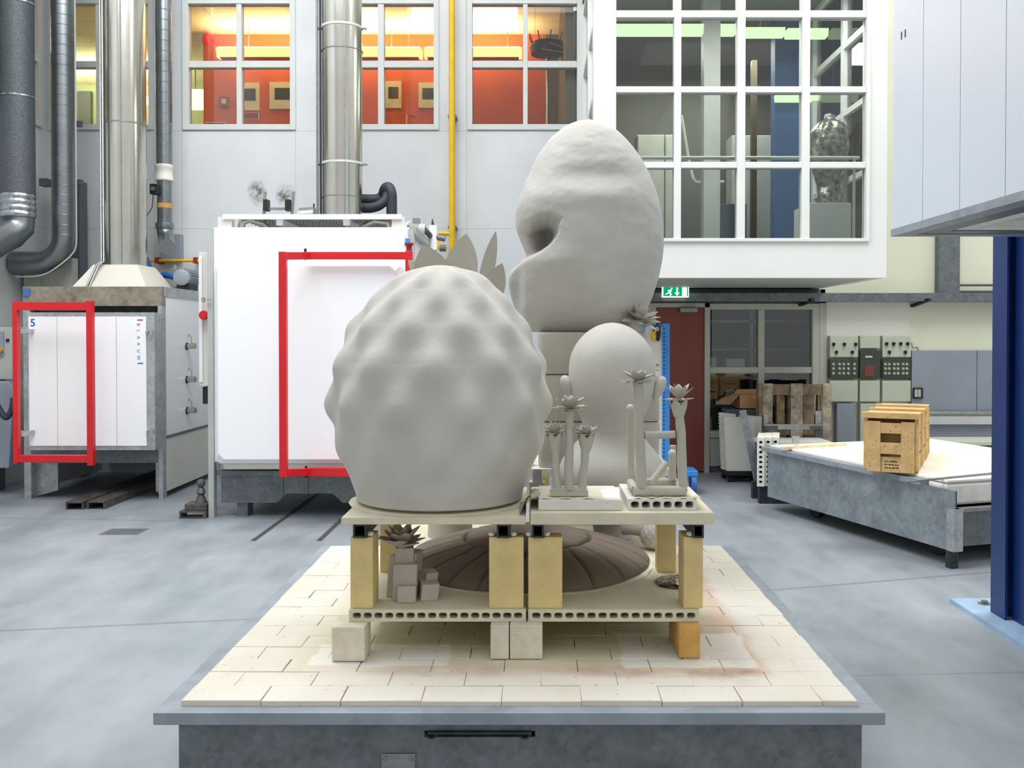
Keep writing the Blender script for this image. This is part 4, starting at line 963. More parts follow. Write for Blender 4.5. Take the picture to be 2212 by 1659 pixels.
# ================================================================ FLOOR HARDWARE
rx0 = PX(154, 9.12)
for i, xx in enumerate((-4.44, -4.245)):
    mb = MB(); yA, yB = 8.95 + .02 * i, 9.62
    yB = 11.3
    h = .075; w_ = .165
    mb.prism([(xx, 0), (xx, h), (xx + w_, h), (xx + w_, 0), (xx + w_ - .012, 0), (xx + w_ - .012, h - .014), (xx + .012, h - .014), (xx + .012, 0)], 'y', yA, yB)
    tag(mb.build('rail_channel', 'rail'), ('left of the two worn steel channels running under the kiln marked 5', 'right of the two worn steel channels running under the kiln marked 5')[i], 'rail', 'channels under kiln 5')
gg = G(268, 1149)
t = thing('floor_drain', 'rectangular drain grate flush in the floor before the two kilns', 'drain', (gg.x, gg.y, 0))
MB().box(gg.x - .16, gg.x + .16, gg.y - .12, gg.y + .12, 0, .004).build('drain_frame', 'steel_edge', t)
MB().box(gg.x - .12, gg.x + .12, gg.y - .09, gg.y + .09, .004, .006).build('drain_cover', 'grey_dark', t)
for px, lab in ((548, 'left of the two thin floor rails in front of the large kiln'), (690, 'right of the two thin floor rails in front of the large kiln')):
    g = G(px, 1168)
    t = thing('floor_rail', lab, 'rail', (g.x, g.y, 0), 'floor rails before the large kiln')
    MB().box(g.x - .012, g.x + .012, g.y, 10.2, 0, .012).build('rail_head', 'rail', t)
    MB().box(g.x - .022, g.x + .022, g.y - .02, 10.2, 0, .004).build('rail_bed', 'steel_edge', t)
y = 8.5; hx0, hx1 = PX(385, y), PX(441, y); hc = PX(424, y)
t = thing('tow_hitch', 'rusty steel tow hitch with ball post on the floor between the kilns', 'hitch', ((hx0 + hx1) / 2, y, 0))
MB().box(hx0, hx1, y - .0, y + .16, .055, .07).box(hx0, hx0 + .015, y, y + .16, 0, .055).box(hx1 - .015, hx1, y, y + .16, 0, .055).box(hx0 + .015, hx1 - .015, y, y + .16, 0, .012).build('hitch_base', 'rail', t)
MB().box(hx0 + .04, hx1, y + .02, y + .2, .07, .13).build('hitch_block', 'rail', t, bevel=.006)
MB().lathe(hc, y + .1, [(.05, .13), (.04, .17), (.025, .2), (.04, .22), (.03, .26), (.018, .27), (.034, .285), (.04, .31), (.03, .335), (.008, .345)], 24).build('hitch_ball', 'rail', t, smooth=True)
# ================================================================ KILN CAR IN THE FOREGROUND
TOP = .61                                            # brick deck height
cxl, cxr, cyf, cyb = -1.01, .922, 2.685, 4.675       # brick deck outline
carx = (cxl + cxr) / 2
cart = thing('kiln_car', 'large grey steel kiln car with a pale firebrick deck in the foreground', 'cart', (carx, (cyf + cyb) / 2, 0))
RZ = .594
rx0, rx1, ry0, ry1 = -1.07, .981, 2.64, 4.74
mb = MB()
mb.box(rx0, rx1, ry0, cyf + .02, RZ - .036, RZ); mb.box(rx0, rx1, cyb - .02, ry1, RZ - .036, RZ)
mb.box(rx0, cxl + .02, cyf + .02, cyb - .02, RZ - .036, RZ); mb.box(cxr - .02, rx1, cyf + .02, cyb - .02, RZ - .036, RZ)
mb.build('car_rim', 'rim', cart, bevel=.003)
bx0, bx1, by0, by1 = -1.02, .935, 2.70, 4.69
mb = MB(); zb = .16
hx0, hx1 = PX(915, by0), PX(1156, by0); hz0, hz1 = PZ(1592, by0), PZ(1579, by0)
mb.box(bx0, hx0, by0, by0 + .012, zb, RZ - .036); mb.box(hx1, bx1, by0, by0 + .012, zb, RZ - .036)
mb.box(hx0, hx1, by0, by0 + .012, zb, hz0); mb.box(hx0, hx1, by0, by0 + .012, hz1, RZ - .036)
mb.box(bx0, bx0 + .012, by0 + .012, by1 - .012, zb, RZ - .036); mb.box(bx1 - .012, bx1, by0 + .012, by1 - .012, zb, RZ - .036); mb.box(bx0, bx1, by1 - .012, by1, zb, RZ - .036)
mb.build('car_body', 'galv_dark', cart)
MB().box(hx0 - .02, hx1 + .02, by0 + .03, by0 + .12, hz0 - .03, hz1 + .01).build('handle_recess', 'black', cart)
for xx in (hx0 + .02, hx1 - .03):
    MB().tube(arc((xx, by0 - .002, hz1 - .002), .018, PI, 2 * PI, 8), .003, 8).build('handle_loop', 'dark_steel', cart, smooth=True)
MB().cyl((hx0 + .01, by0 - .004, hz1 - .004), (hx1 - .01, by0 - .004, hz1 - .004), .006, n=10).build('handle_rod', 'dark_steel', cart, smooth=True)
ax0, ax1 = PX(822, by0), PX(896, by0)
az1 = PZ(1627, by0)
MB().box(ax0, ax1, by0 - .006, by0, az1 - .085, az1).build('towing_plate', 'steel_edge', cart, bevel=.002)
for xx in (ax0 + .012, ax1 - .012):
    MB().lathe(0, 0, [(.006, 0), (.006, .003), (.003, .006)], 12).move(Matrix.Translation((xx, by0 - .006, az1 - .012)) @ Matrix.Rotation(PI / 2, 4, 'X')).build('plate_bolt', 'steel_edge', cart)
MB().box(bx0 + .1, bx1 - .1, by0 + .15, by1 - .15, zb + .02, zb + .1).build('chassis', 'dark_steel', cart)
for sx_ in (bx0 + .14, bx1 - .2):
    for yy in (3.1, 4.3):
        MB().cyl((sx_, yy, .09), (sx_ + .06, yy, .09), .09, n=24).build('car_wheel', 'rail', cart, smooth=True)
# brick deck: real bricks with joints, stained by firings
k = NT('fired_brick_deck').set(.92, 0, .1)
X_, Y_, Z_ = k.xyz()
nz = k.noise(7, 5); nf = k.noise(48, 3); nb = k.noise(2.2, 3)
base = k.ramp(nb, [(.3, rgb(214, 207, 192)), (.7, rgb(226, 221, 210))])
# distance inside the outline (object origin at 0,0)
dx = k.math('SUBTRACT', .966, k.math('ABSOLUTE', k.math('SUBTRACT', X_, carx)))
dy = k.math('MINIMUM', k.math('SUBTRACT', Y_, cyf), k.math('SUBTRACT', cyb, Y_))
d = k.math('ADD', k.math('MINIMUM', dx, dy), k.math('MULTIPLY', k.math('SUBTRACT', nz, .5), .09))
inner = k.step(d, .22, .34)
base = k.mix(k.math('MULTIPLY', inner, .6), base, k.ramp(nz, [(.3, rgb(194, 186, 136)), (.7, rgb(208, 202, 160))]))
band = k.math('MULTIPLY', k.step(d, .17, .23), k.math('SUBTRACT', 1.0, k.step(d, .25, .33)))
rside = k.step(X_, -.9, .9)
band = k.math('MULTIPLY', band, k.math('ADD', .1, k.math('MULTIPLY', rside, .42)))
base = k.mix(band, base, rgb(206, 166, 130))
# dark scorch near the right front corner
for (sx_, sy_, ax_, ay_, am) in ((.60, 3.08, 8.0, 3.2, .75), (.35, 2.93, 2.6, 14.0, .45), (-.25, 2.93, 3.0, 14.0, .3)):
    ux = k.math('MULTIPLY', k.math('SUBTRACT', X_, sx_), ax_); uy = k.math('MULTIPLY', k.math('SUBTRACT', Y_, sy_), ay_)
    q = k.math('SUBTRACT', 1.0, k.math('ADD', k.math('MULTIPLY', ux, ux), k.math('MULTIPLY', uy, uy)), clamp=True)
    base = k.mix(k.math('MULTIPLY', k.math('MULTIPLY', q, k.step(nz, .35, .6)), am), base, rgb(150, 112, 92))
# white wash spilled round the stacks
def rect(x0, x1, y0, y1, soft=.02):
    j = k.math('MULTIPLY', k.math('SUBTRACT', nz, .5), .08)
    a = k.math('MINIMUM', k.math('SUBTRACT', X_, x0), k.math('SUBTRACT', x1, X_)); b = k.math('MINIMUM', k.math('SUBTRACT', Y_, y0), k.math('SUBTRACT', y1, Y_))
    return k.step(k.math('ADD', k.math('MINIMUM', a, b), j), -soft / 2, soft / 2)
wm = k.math('MAXIMUM', rect(-.72, -.28, 2.97, 3.18), rect(.28, .70, 2.95, 3.3))
base = k.mix(k.math('MULTIPLY', wm, .75), base, rgb(230, 228, 220))
base = k.mix(k.step(nf, .66, .72), base, rgb(196, 176, 140))
k.color(base); k.bump(k.math('ADD', nf, nz), .3, .004)
M['deck'] = k.m
rr = random.Random(11)
mb = MB(); bw, bd, gap = .2285, .1148, .0009
rows_n = int(round((cyb - cyf) / bd)); bd = (cyb - cyf) / rows_n
def deck_brick(x0, x1, y0, y1):
    dz = rr.uniform(-.0015, .0015); j = lambda: rr.uniform(-.0012, .0012)
    e = .0016
    z1 = TOP + dz
    g = gap + rr.choice((0, 0, 0, 0, .0008, .002))
    x0 += g / 2; x1 -= g / 2; y0 += gap / 2; y1 -= gap / 2
    a = [(x0 + j(), y0 + j()), (x1 + j(), y0 + j()), (x1 + j(), y1 + j()), (x0 + j(), y1 + j())]
    b = [(a[0][0] + e, a[0][1] + e), (a[1][0] - e, a[1][1] + e), (a[2][0] - e, a[2][1] - e), (a[3][0] + e, a[3][1] - e)]
    mb.ring_loft([[(p[0], p[1], TOP - .05) for p in a], [(p[0], p[1], z1 - e) for p in a], [(p[0], p[1], z1 + j() * .6) for p in b]])
for r_ in range(rows_n):
    y0 = cyf + r_ * bd; x = cxl - (bw / 2 if r_ % 2 else 0)
    while x < cxr - .01:
        a, b = max(x, cxl + rr.uniform(0, .004)), min(x + bw, cxr - rr.uniform(0, .004))
        if b - a > .02: deck_brick(a, b, y0, y0 + bd)
        x += bw
deck = mb.build('brick_deck', 'deck', cart, local=False)
# keep deck texture in hall coordinates
me = deck.data
root = root_loc(cart)
deck.location = -Vector(cart.location)
for v in me.vertices: v.co += root

# ---------------------------------------------------------------- kiln furniture of the front tables
FY = 3.055
S1z0, S1z1 = .724, .763            # lower slabs
PZ0, PZ1 = S1z1, .995              # posts
TZ1 = 1.040                        # tube top
def block(name, mat, x0, x1, y0, y1, z0, z1, lab, cat='brick', group=None, bev=.004):
    return tag(MB().box(x0, x1, y0, y1, z0, z1).build(name, mat, bevel=bev), lab, cat, group)
def pxr(a, b, Y=FY): return PX(a, Y), PX(b, Y)
g = 'supports of the lower shelves'
gp = 'upright yellow firebricks'
bz = S1z0 - .001
zd = TOP + .003
a, b = pxr(714, 786, 3.0); block('support_brick', 'brick_pale', a, b, 3.0, 3.115, zd, bz, 'whitish block under the left front corner of the lower shelf', group=g)
a, b = pxr(1059, 1099, 3.02); block('support_brick', 'brick_pale', a, b, 3.02, 3.135, zd, bz, 'narrow pale block, left one of the pair under the middle of the shelves', group=g)
a, b = pxr(1101, 1172, 3.02); block('support_brick', 'brick_pale', a, b, 3.02, 3.135, zd, bz, 'wide pale block, right one of the pair under the middle of the shelves', group=g)
a, b = pxr(1466, 1512, 3.05); block('support_brick', 'brick_orange', a, b, 3.03, 3.26, zd, bz, 'orange firebrick under the right front corner of the lower shelf', group=g)
for i, (xx, yy) in enumerate(((-.5, 3.6), (-.03, 3.6), (.46, 3.6), (-.45, 4.3), (.0, 4.3), (.45, 4.3))):
    block('support_brick', 'brick_pale', xx - .1, xx + .1, yy - .06, yy + .06, zd, bz, 'pale block in the shade behind, under the rear of the lower shelves', group='rear supports of the lower shelves')
# perforated lower slabs
sl = [(752, 1136, 16, 'perforated lower shelf at the left under the bumpy dome table'), (1141, 1512, 15, 'perforated lower shelf at the right with the brown disc on it')]
for px0, px1, n, lab in sl:
    x0, x1 = pxr(px0, px1)
    mb = MB(); perforated(mb, x0, x1, FY, 3.655, S1z0, S1z1, n, .0268, .0185, .008)
    tag(mb.build('kiln_shelf', 'shelf'), lab, 'shelf', 'perforated lower shelves')
for x0, x1, lab in ((PX(813, 3.74), -.036, 'solid lower shelf behind at left under the broad dark dome'), (-.030, PX(1513, FY), 'solid lower shelf behind at right under the small bumpy ball')):
    block('kiln_shelf', 'shelf', x0, x1, 3.66, 4.6, S1z0, S1z1 - .001, lab, 'shelf', 'rear lower shelves', .003)
# upright bricks
posts = [(755, 802, 'upright yellow firebrick at the far left front of the lower shelf', .115, 0), (1056, 1131, 'upright yellow firebrick left of the centre gap', .072, 0),
         (1141, 1215, 'upright yellow firebrick right of the centre gap', .072, 0), (1478, 1520, 'upright yellow firebrick at the far right front of the lower shelf', .115, -1)]
for a, b, lab, dp, lean in posts:
    x0, x1 = pxr(a, b, FY + .01)
    if lab.endswith('left front of the lower shelf'): x0, x1 = pxr(755, 804, FY + .01)
    block('post_brick', 'brick_yellow', x0, x1, FY + .01, FY + .01 + dp, PZ0, PZ1, lab, 'brick', gp, .003)
for xx, yy in ((-.545, 3.535), (PX(1087, FY), 4.22), (PX(1162, FY), 4.22), (.492, 3.535)):
    block('post_brick', 'brick_yellow', xx - .035, xx + .035, yy, yy + .07, PZ0, PZ1, 'upright yellow firebrick in the shade at the rear of the front tables', 'brick', 'rear upright firebricks', .003)
# steel tubes
def hollow(x0, x1, y0, y1, z0, z1, t):
    mb = MB(); o = [(x0, z0), (x1, z0), (x1, z1), (x0, z1)]; i = [(x0 + t, z0 + t), (x1 - t, z0 + t), (x1 - t, z1 - t), (x0 + t, z1 - t)]
    vs = [(p[0], y, p[1]) for y in (y0, y1) for p in o + i]; fs = []
    for k_ in range(4):
        k2 = (k_ + 1) % 4
        fs += [(k_, k2, 4 + k2, 4 + k_), (8 + k2, 8 + k_, 12 + k_, 12 + k2), (k_, 8 + k_, 8 + k2, k2), (4 + k_, 4 + k2, 12 + k2, 12 + k_)]
    return mb.add(vs, fs)
for a, b, lab in ((762, 791, 'dark square steel tube under the left edge of the left upper board'), (1073, 1101, 'dark square steel tube under the right edge of the left upper board'),
                  (1149, 1175, 'dark square steel tube under the left edge of the right upper board'), (1497, 1521, 'dark square steel tube under the right edge of the right upper board')):
    x0, x1 = pxr(a, b)
    tag(hollow(x0, x1, FY - .005, 4.3 if 1000 < a < 1200 else 3.66, PZ1 + .001, TZ1, .006).build('steel_tube', 'dark_steel'), lab, 'tube', 'steel tubes under the upper boards')
for (px, lab) in ((799, 'white putty lump on the far left upright brick'), (1062, 'white putty lump left of the tube on the left centre brick'), (1109, 'white putty lump right of the tube on the left centre brick'),
                  (1143, 'white putty lump left of the tube on the right centre brick'), (1181, 'white putty lump right of the tube on the right centre brick'), (1491, 'white putty lump on the far right upright brick')):
    x = PX(px, FY + .03)
    tag(MB().ball((x, FY + .028, PZ1 + .008), .012, .016, .008, 12, 8).build('putty_wad', 'putty', smooth=True), lab, 'putty', 'putty lumps on the upright bricks')
# upper boards
x0, x1 = pxr(737, 1135); lb = (x0, x1)
block('upper_board', 'shelf', x0, x1, FY - .01, 3.66, TZ1 + .0005, 1.063, 'thin cream board carrying the big bumpy dome', 'board', 'upper boards', .002)
UL = 1.063
x0, x1 = pxr(1146, 1543, 3.05)
block('upper_board', 'shelf', x0, x1, FY - .015, 3.56, TZ1 + .0005, 1.080, 'thicker cream board carrying the two clay cactus stands', 'board', 'upper boards', .003)
UR = 1.080

# ---------------------------------------------------------------- BUMPY DOME
dcx, dcy = PX(950, 3.37), 3.37
def dz(py): return CAMZ + (PZ(py, dcy) - CAMZ)
hw = [(1072, 178), (1060, 179), (1040, 186), (1015, 195), (995, 203), (975, 210), (950, 217), (920, 224), (890, 229), (860, 230), (830, 229), (800, 224), (770, 216), (740, 204), (715, 191), (690, 175), (665, 157), (640, 134), (618, 110), (600, 84), (588, 60), (580, 38), (576, 16), (575, 2)]
sc = dcy / F
z_b = UL + .004
prof = [(h * sc, max(z_b, dz(py))) for py, h in hw]
def prof_r(z):
    for (r0, z0), (r1, z1) in zip(prof, prof[1:]):
        if z <= z1:
            t = (z - z0) / max(1e-6, z1 - z0); return r0 + (r1 - r0) * max(0, min(1, t))
    return prof[-1][0]
rings_b = []                                        # bump rings: image row, phase, amplitude, vertical and angular spread
for py, ph, n_, am, sv, in ((950, .5, 11, .034, 31), (870, 0, 11, .042, 29), (788, .5, 11, .037, 28), (710, 0, 11, .03, 25), (650, .5, 10, .024, 21), (608, 0, 8, .022, 16)):
    rings_b.append((dz(py), ph, n_, am, sv * sc))
def sstep(a, b, x):
    t = max(0, min(1, (x - a) / (b - a))); return t * t * (3 - 2 * t)
PH0 = -PI / 2 + math.asin(-55 / 230)
verts = []; NA, NZ = 220, 170
mb = MB(); rings = []
ztop = prof[-1][1]
# parametrise along profile arc length
arcs = [0]
for (r0, z0), (r1, z1) in zip(prof, prof[1:]): arcs.append(arcs[-1] + math.hypot(r1 - r0, z1 - z0))
def on_prof(s):
    for i in range(len(arcs) - 1):
        if s <= arcs[i + 1] or i == len(arcs) - 2:
            t = (s - arcs[i]) / max(1e-9, arcs[i + 1] - arcs[i]); (r0, z0), (r1, z1) = prof[i], prof[i + 1]
            return r0 + (r1 - r0) * t, z0 + (z1 - z0) * t
base_pts = [on_prof(arcs[-1] * i / (NZ - 1)) for i in range(NZ)]
# smooth the profile
for _ in range(6):
    base_pts = [base_pts[0]] + [((p[0] + 2 * q[0] + r[0]) / 4, (p[1] + 2 * q[1] + r[1]) / 4) for p, q, r in zip(base_pts, base_pts[1:], base_pts[2:])] + [base_pts[-1]]
for i, (r, z) in enumerate(base_pts):
    r0, z0 = base_pts[max(0, i - 1)]; r1, z1 = base_pts[min(NZ - 1, i + 1)]
    tx, tz = r1 - r0, z1 - z0; L = math.hypot(tx, tz) or 1; nr, nz_ = tz / L, -tx / L
    ring = []
    for k_ in range(NA):
        a = 2 * PI * k_ / NA; h = 0
        for (bzc, ph, n_, am, sv) in rings_b:
            dzv = (z - bzc) / sv
            if abs(dzv) > 3: continue
            da = ((a - PH0) / (2 * PI) * n_ + ph) % 1.0; da = min(da, 1 - da)          # 0 at centre, .5 between bumps
            vv = math.exp(-.5 * dzv * dzv * (1.15 if dzv < 0 else .85)); hh = math.exp(-.5 * (da / .22) ** 2)
            h += am * vv * hh
        h += .0035 * mnoise.noise(Vector((math.cos(a) * r * 9, math.sin(a) * r * 9, z * 9))) * min(1, r / .1)
        if z < dz(1000): h *= max(0, (z - z_b) / (dz(1000) - z_b)) ** 1.5
        rr_ = max(.001, r - .016 * min(1, r / .1) * sstep(dz(1010), dz(930), z) + h * nr)
        ring.append((dcx + rr_ * math.cos(a), dcy + rr_ * math.sin(a), z + h * nz_))
    rings.append(ring)
mb.ring_loft(rings)
tag(mb.build('bumpy_dome', 'clay', smooth=180, origin=(dcx, dcy, z_b)), 'large bumpy pale clay dome like a giant pine cone on the left board', 'sculpture')
# thin clay sheet with a ragged rim under it
rg = []
for rr_, zz_ in ((.30, UL + .0035), (.318, UL + .003), (.318, UL + .0006), (.02, UL + .0006)):
    rg.append([(dcx + (rr_ + (.007 * mnoise.noise(Vector((math.cos(a_) * 5, math.sin(a_) * 5, 0))) + .004 * mnoise.noise(Vector((math.cos(a_) * 17, math.sin(a_) * 17, 4))) if rr_ > .1 else 0)) * math.cos(a_),
                dcy + .0 + (rr_ + (.006 * mnoise.noise(Vector((math.cos(a_) * 5, math.sin(a_) * 5, 0))) if rr_ > .1 else 0)) * math.sin(a_),
                zz_ + (.004 * max(0, mnoise.noise(Vector((math.cos(a_) * 9, math.sin(a_) * 9, 2)))) if .31 < rr_ and zz_ > UL + .002 else 0)) for a_ in [2 * PI * q / 120 for q in range(120)]])
tag(MB().ring_loft(rg).build('clay_sheet', 'kraft', smooth=True), 'thin ragged cream clay sheet under the big bumpy dome', 'sheet')

# ---------------------------------------------------------------- leaf and rosette makers
def leaf(mb, base, tip, width, th=.006, face=None, bend=.0, nseg=9, cup=.25, wpos=.5):
    """solid pointed leaf from base to tip; face = direction its broad side looks at"""
    base, tip = Vector(base), Vector(tip); d = tip - base; L = d.length; d.normalize()
    f = Vector(face) if face is not None else Vector((0, 0, 1)); f = (f - d * f.dot(d)).normalized(); s_ = d.cross(f)
    rings = []
    for i in range(nseg + 1):
        t = i / nseg
        w_ = width / 2 * (math.sin(PI * min(1, (t + .12) / 1.12) ** (1.0 if wpos == .5 else math.log(.5) / math.log(wpos))) ** .8 if t < 1 else 0)
        w_ = max(w_, .0012); tk = max(th * (1 - .75 * t), .001)
        c = base + d * (L * t) + f * (bend * L * math.sin(PI * t * .5) ** 2)
        up = cup * w_
        rings.append([c - s_ * w_ + f * up, c - s_ * w_ * .5 + f * (up * .3 + tk / 2), c + f * tk / 2, c + s_ * w_ * .5 + f * (up * .3 + tk / 2), c + s_ * w_ + f * up, c + s_ * w_ * .5 + f * (up * .3 - tk / 2), c - f * tk / 2, c - s_ * w_ * .5 + f * (up * .3 - tk / 2)])
    return mb.ring_loft(rings)
def rosette(mb, c, R, rings, wd, seed=0, axis=None, th=.005):
    """rings: (count, elevation in degrees, length factor)"""
    rn = random.Random(seed); c = Vector(c)
    start = len(mb.v)
    for q, (n_, el, lf) in enumerate(rings):
        for i in range(n_):
            a = 2 * PI * (i + .5 * (q % 2)) / n_ + rn.uniform(-.12, .12); e_ = math.radians(el + rn.uniform(-6, 6))
            d = Vector((math.cos(a) * math.cos(e_), math.sin(a) * math.cos(e_), math.sin(e_)))
            f = Vector((-math.cos(a) * math.sin(e_), -math.sin(a) * math.sin(e_), math.cos(e_)))
            leaf(mb, d * R * .08 + Vector((0, 0, .004 * q)), d * R * lf * rn.uniform(.92, 1.06), wd * (1 if q < 2 else .8), th, f, -.06, 7)
    rot = Vector((0, 0, 1)).rotation_difference(Vector(axis)).to_matrix().to_4x4() if axis else Matrix.Identity(4)
    mb.move(Matrix.Translation(c) @ rot, start)
    return mb

# ---------------------------------------------------------------- crown of big leaves on a clay trunk, behind the dome
ty = 4.2; tx = PX(972, ty); tz0 = S1z1; ctz = PZ(628, ty)
trunk = thing('leaf_crown_trunk', 'clay trunk topped with five broad pointed leaves behind the bumpy dome', 'sculpture', (tx, ty, tz0))
MB().lathe(tx, ty, [(.1, tz0), (.095, tz0 + .1), (.08, tz0 + .4), (.075, tz0 + .8), (.085, ctz - .1), (.09, ctz)], 32).build('trunk', 'clay_warm', trunk, smooth=True)
fc = (-.15, -1, .25)
lv = [((985, 655), (1008, 505), .15, (0, -1, .15), 0), ((955, 645), (915, 528), .165, (-.2, -1, .2), -.03), ((1035, 640), (1069, 499), .085, (.75, -.65, .0), .03), ((1046, 668), (1085, 568), .105, (.2, -1, .25), -.05), ((925, 610), (882, 562), .06, (-.1, -1, .5), 0), ((975, 640), (985, 565), .1, (.1, -1, .3), .05)]
for q, (b_, t_, wd, face, off) in enumerate(lv):
    mb = MB(); leaf(mb, P(b_[0], b_[1], ty + off * .5), P(t_[0], t_[1], ty + off * 2), wd, .012, face, .02, 12, .18, .52)
    mb.build('crown_leaf', 'clay_block', trunk, smooth=60)
# ---------------------------------------------------------------- broad dark dome on the lower shelf
mcx, mcy, mr = -.033, 3.71, .475
paper_pts = []
NAm = 420
def fl(r, z, a): return r
base_prof = [(mr, .006), (mr + .002, .012), (mr - .006, .022), (mr * .95, .036), (mr * .9, .048), (mr * .83, .061), (mr * .75, .073), (mr * .66, .084), (mr * .58, .094), (mr * .545, .097), (mr * .53, .092), (mr * .52, .07), (mr * .51, .069), (mr * .50, .098), (mr * .485, .108), (mr * .4, .117), (mr * .25, .128), (mr * .1, .133), (.01, .135)]
prof = [(r_, S1z1 + z_) for r_, z_ in base_prof]
rings = []
for r, z in [(mr, S1z1 + .0035)] + prof:
    ring = []
    for q in range(NAm):
        a = 2 * PI * q / NAm
        s_ = abs(math.sin(a * 11 + .5 * math.sin(a * 3) + r * 4.5)); groove = math.exp(-(s_ / .13) ** 2) * .016
        if r < mr * .55: groove *= .15
        wob = 1 + .012 * math.sin(a * 5 + 1) + .01 * mnoise.noise(Vector((math.cos(a) * 4, math.sin(a) * 4, 1)))
        zz_ = z - groove * min(1, r / (mr * .5)) + (.006 * mnoise.noise(Vector((math.cos(a) * r * 12, math.sin(a) * r * 12, 3))) if z > S1z1 + .02 else 0)
        ring.append((mcx + r * wob * math.cos(a), mcy + r * wob * math.sin(a), max(zz_, S1z1 + .0032)))
    rings.append(ring)
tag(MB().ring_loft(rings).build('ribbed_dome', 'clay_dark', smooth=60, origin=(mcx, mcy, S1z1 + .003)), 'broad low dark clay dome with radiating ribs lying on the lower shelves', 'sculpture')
rg = []
for rr_, zz_ in ((mr - .02, .0025), (mr + .022, .0025), (mr + .022, .0006), (.05, .0006)):
    rg.append([(mcx + (rr_ + (.016 * mnoise.noise(Vector((math.cos(a_) * 4, math.sin(a_) * 4, 7))) if rr_ > mr else 0)) * math.cos(a_), mcy + (rr_ + (.016 * mnoise.noise(Vector((math.cos(a_) * 4, math.sin(a_) * 4, 7))) if rr_ > mr else 0)) * math.sin(a_),
                S1z1 + zz_ + (.006 * max(0, mnoise.noise(Vector((math.cos(a_) * 8, math.sin(a_) * 8, 12)))) if rr_ > mr and zz_ > .002 else 0)) for a_ in [2 * PI * q / 140 for q in range(140)]])
tag(MB().ring_loft(rg).build('clay_sheet', 'kraft', smooth=True), 'ragged cream clay sheet under the broad dark dome', 'sheet')

# ---------------------------------------------------------------- crystal blocks with a rosette
qy = 3.16; qx = PX(884, qy); q0 = S1z1
ck = thing('block_cactus', 'small stack of angular clay blocks crowned by a leafy rosette on the left lower shelf', 'sculpture', (qx, qy + .06, q0))
def facet(mb, pts_b, pts_t): return mb.ring_loft([pts_b, pts_t])
def qp(px, py, y): return P(px, py, y)
def prism_block(name, a, b, py0, py1, y0, y1, skew=0.0, rz=0.0):
    x0, x1, z0, z1 = PX(a, y0), PX(b, y0), max(q0, PZ(py0, y0)), PZ(py1, y0)
    mb = MB().box(x0, x1, y0, y1, z0, z1)
    c_ = Vector(((x0 + x1) / 2, (y0 + y1) / 2, z0)); mb.move(Matrix.Translation(c_) @ Matrix.Rotation(rz, 4, 'Z') @ Matrix.Translation(-c_))
    mb.v = [(p[0] + skew * (p[2] - z0), p[1] + .12 * (p[2] - z0), p[2]) for p in mb.v]
    return mb.build(name, 'clay_warm', ck, bevel=.003)
prism_block('clay_prism', 844, 896, 1303, 1222, 3.155, 3.24, .02, .06)
prism_block('clay_prism', 838, 872, 1300, 1205, 3.19, 3.27, .06, -.3)
prism_block('clay_prism', 856, 896, 1303, 1268, 3.125, 3.2, 0, .02)
prism_block('clay_prism', 899, 937, 1303, 1264, 3.15, 3.25, .12, .25)
prism_block('clay_prism', 905, 932, 1290, 1240, 3.21, 3.28, .15, .35)
prism_block('clay_prism', 848, 888, 1240, 1186, 3.19, 3.26, .02, .15)
prism_block('clay_prism', 868, 902, 1240, 1196, 3.21, 3.28, .05, -.25)
rc = P(868, 1183, 3.225)
mb = MB(); rosette(mb, rc, .092, [(9, 26, 1.0), (8, 48, 1.0), (6, 66, .95)], .05, 3, th=.007); mb.build('leaf_rosette', 'clay_warm', ck, smooth=60)
MB().ball(rc + Vector((0, -.01, .012)), .016, .016, .014).build('flower_centre', 'clay_warm', ck, smooth=True)
# ---------------------------------------------------------------- bumpy ball with stem
by_ = 3.92; bcx = PX(1412, by_); br = .056; bcz = S1z1 + br * 1.05
bb = thing('bumpy_ball', 'small bumpy clay ball with a stubby stem on the right lower shelf', 'sculpture', (bcx, by_, S1z1))
rings = []
for i in range(41):
    t = PI * (.015 + .97 * i / 40); ring = []
    for q in range(64):
        a = 2 * PI * q / 64; h = .0035 * math.cos(a * 11 + (i // 4) * PI) * math.cos(i * PI / 2.0) * math.sin(t)
        r = br + h; ring.append((bcx + r * math.sin(t) * math.cos(a), by_ + r * math.sin(t) * math.sin(a), bcz - r * 1.04 * math.cos(t)))
    rings.append(ring)
MB().ring_loft(rings).build('ball_body', 'clay', bb, smooth=180)
MB().tube([(bcx - .03, by_ + .01, bcz + .02), (bcx - .09, by_ + .03, bcz + .02), (bcx - .115, by_ + .05, bcz + .02)], [.03, .025, .03], 16).build('ball_stem', 'clay_warm', bb, smooth=True)
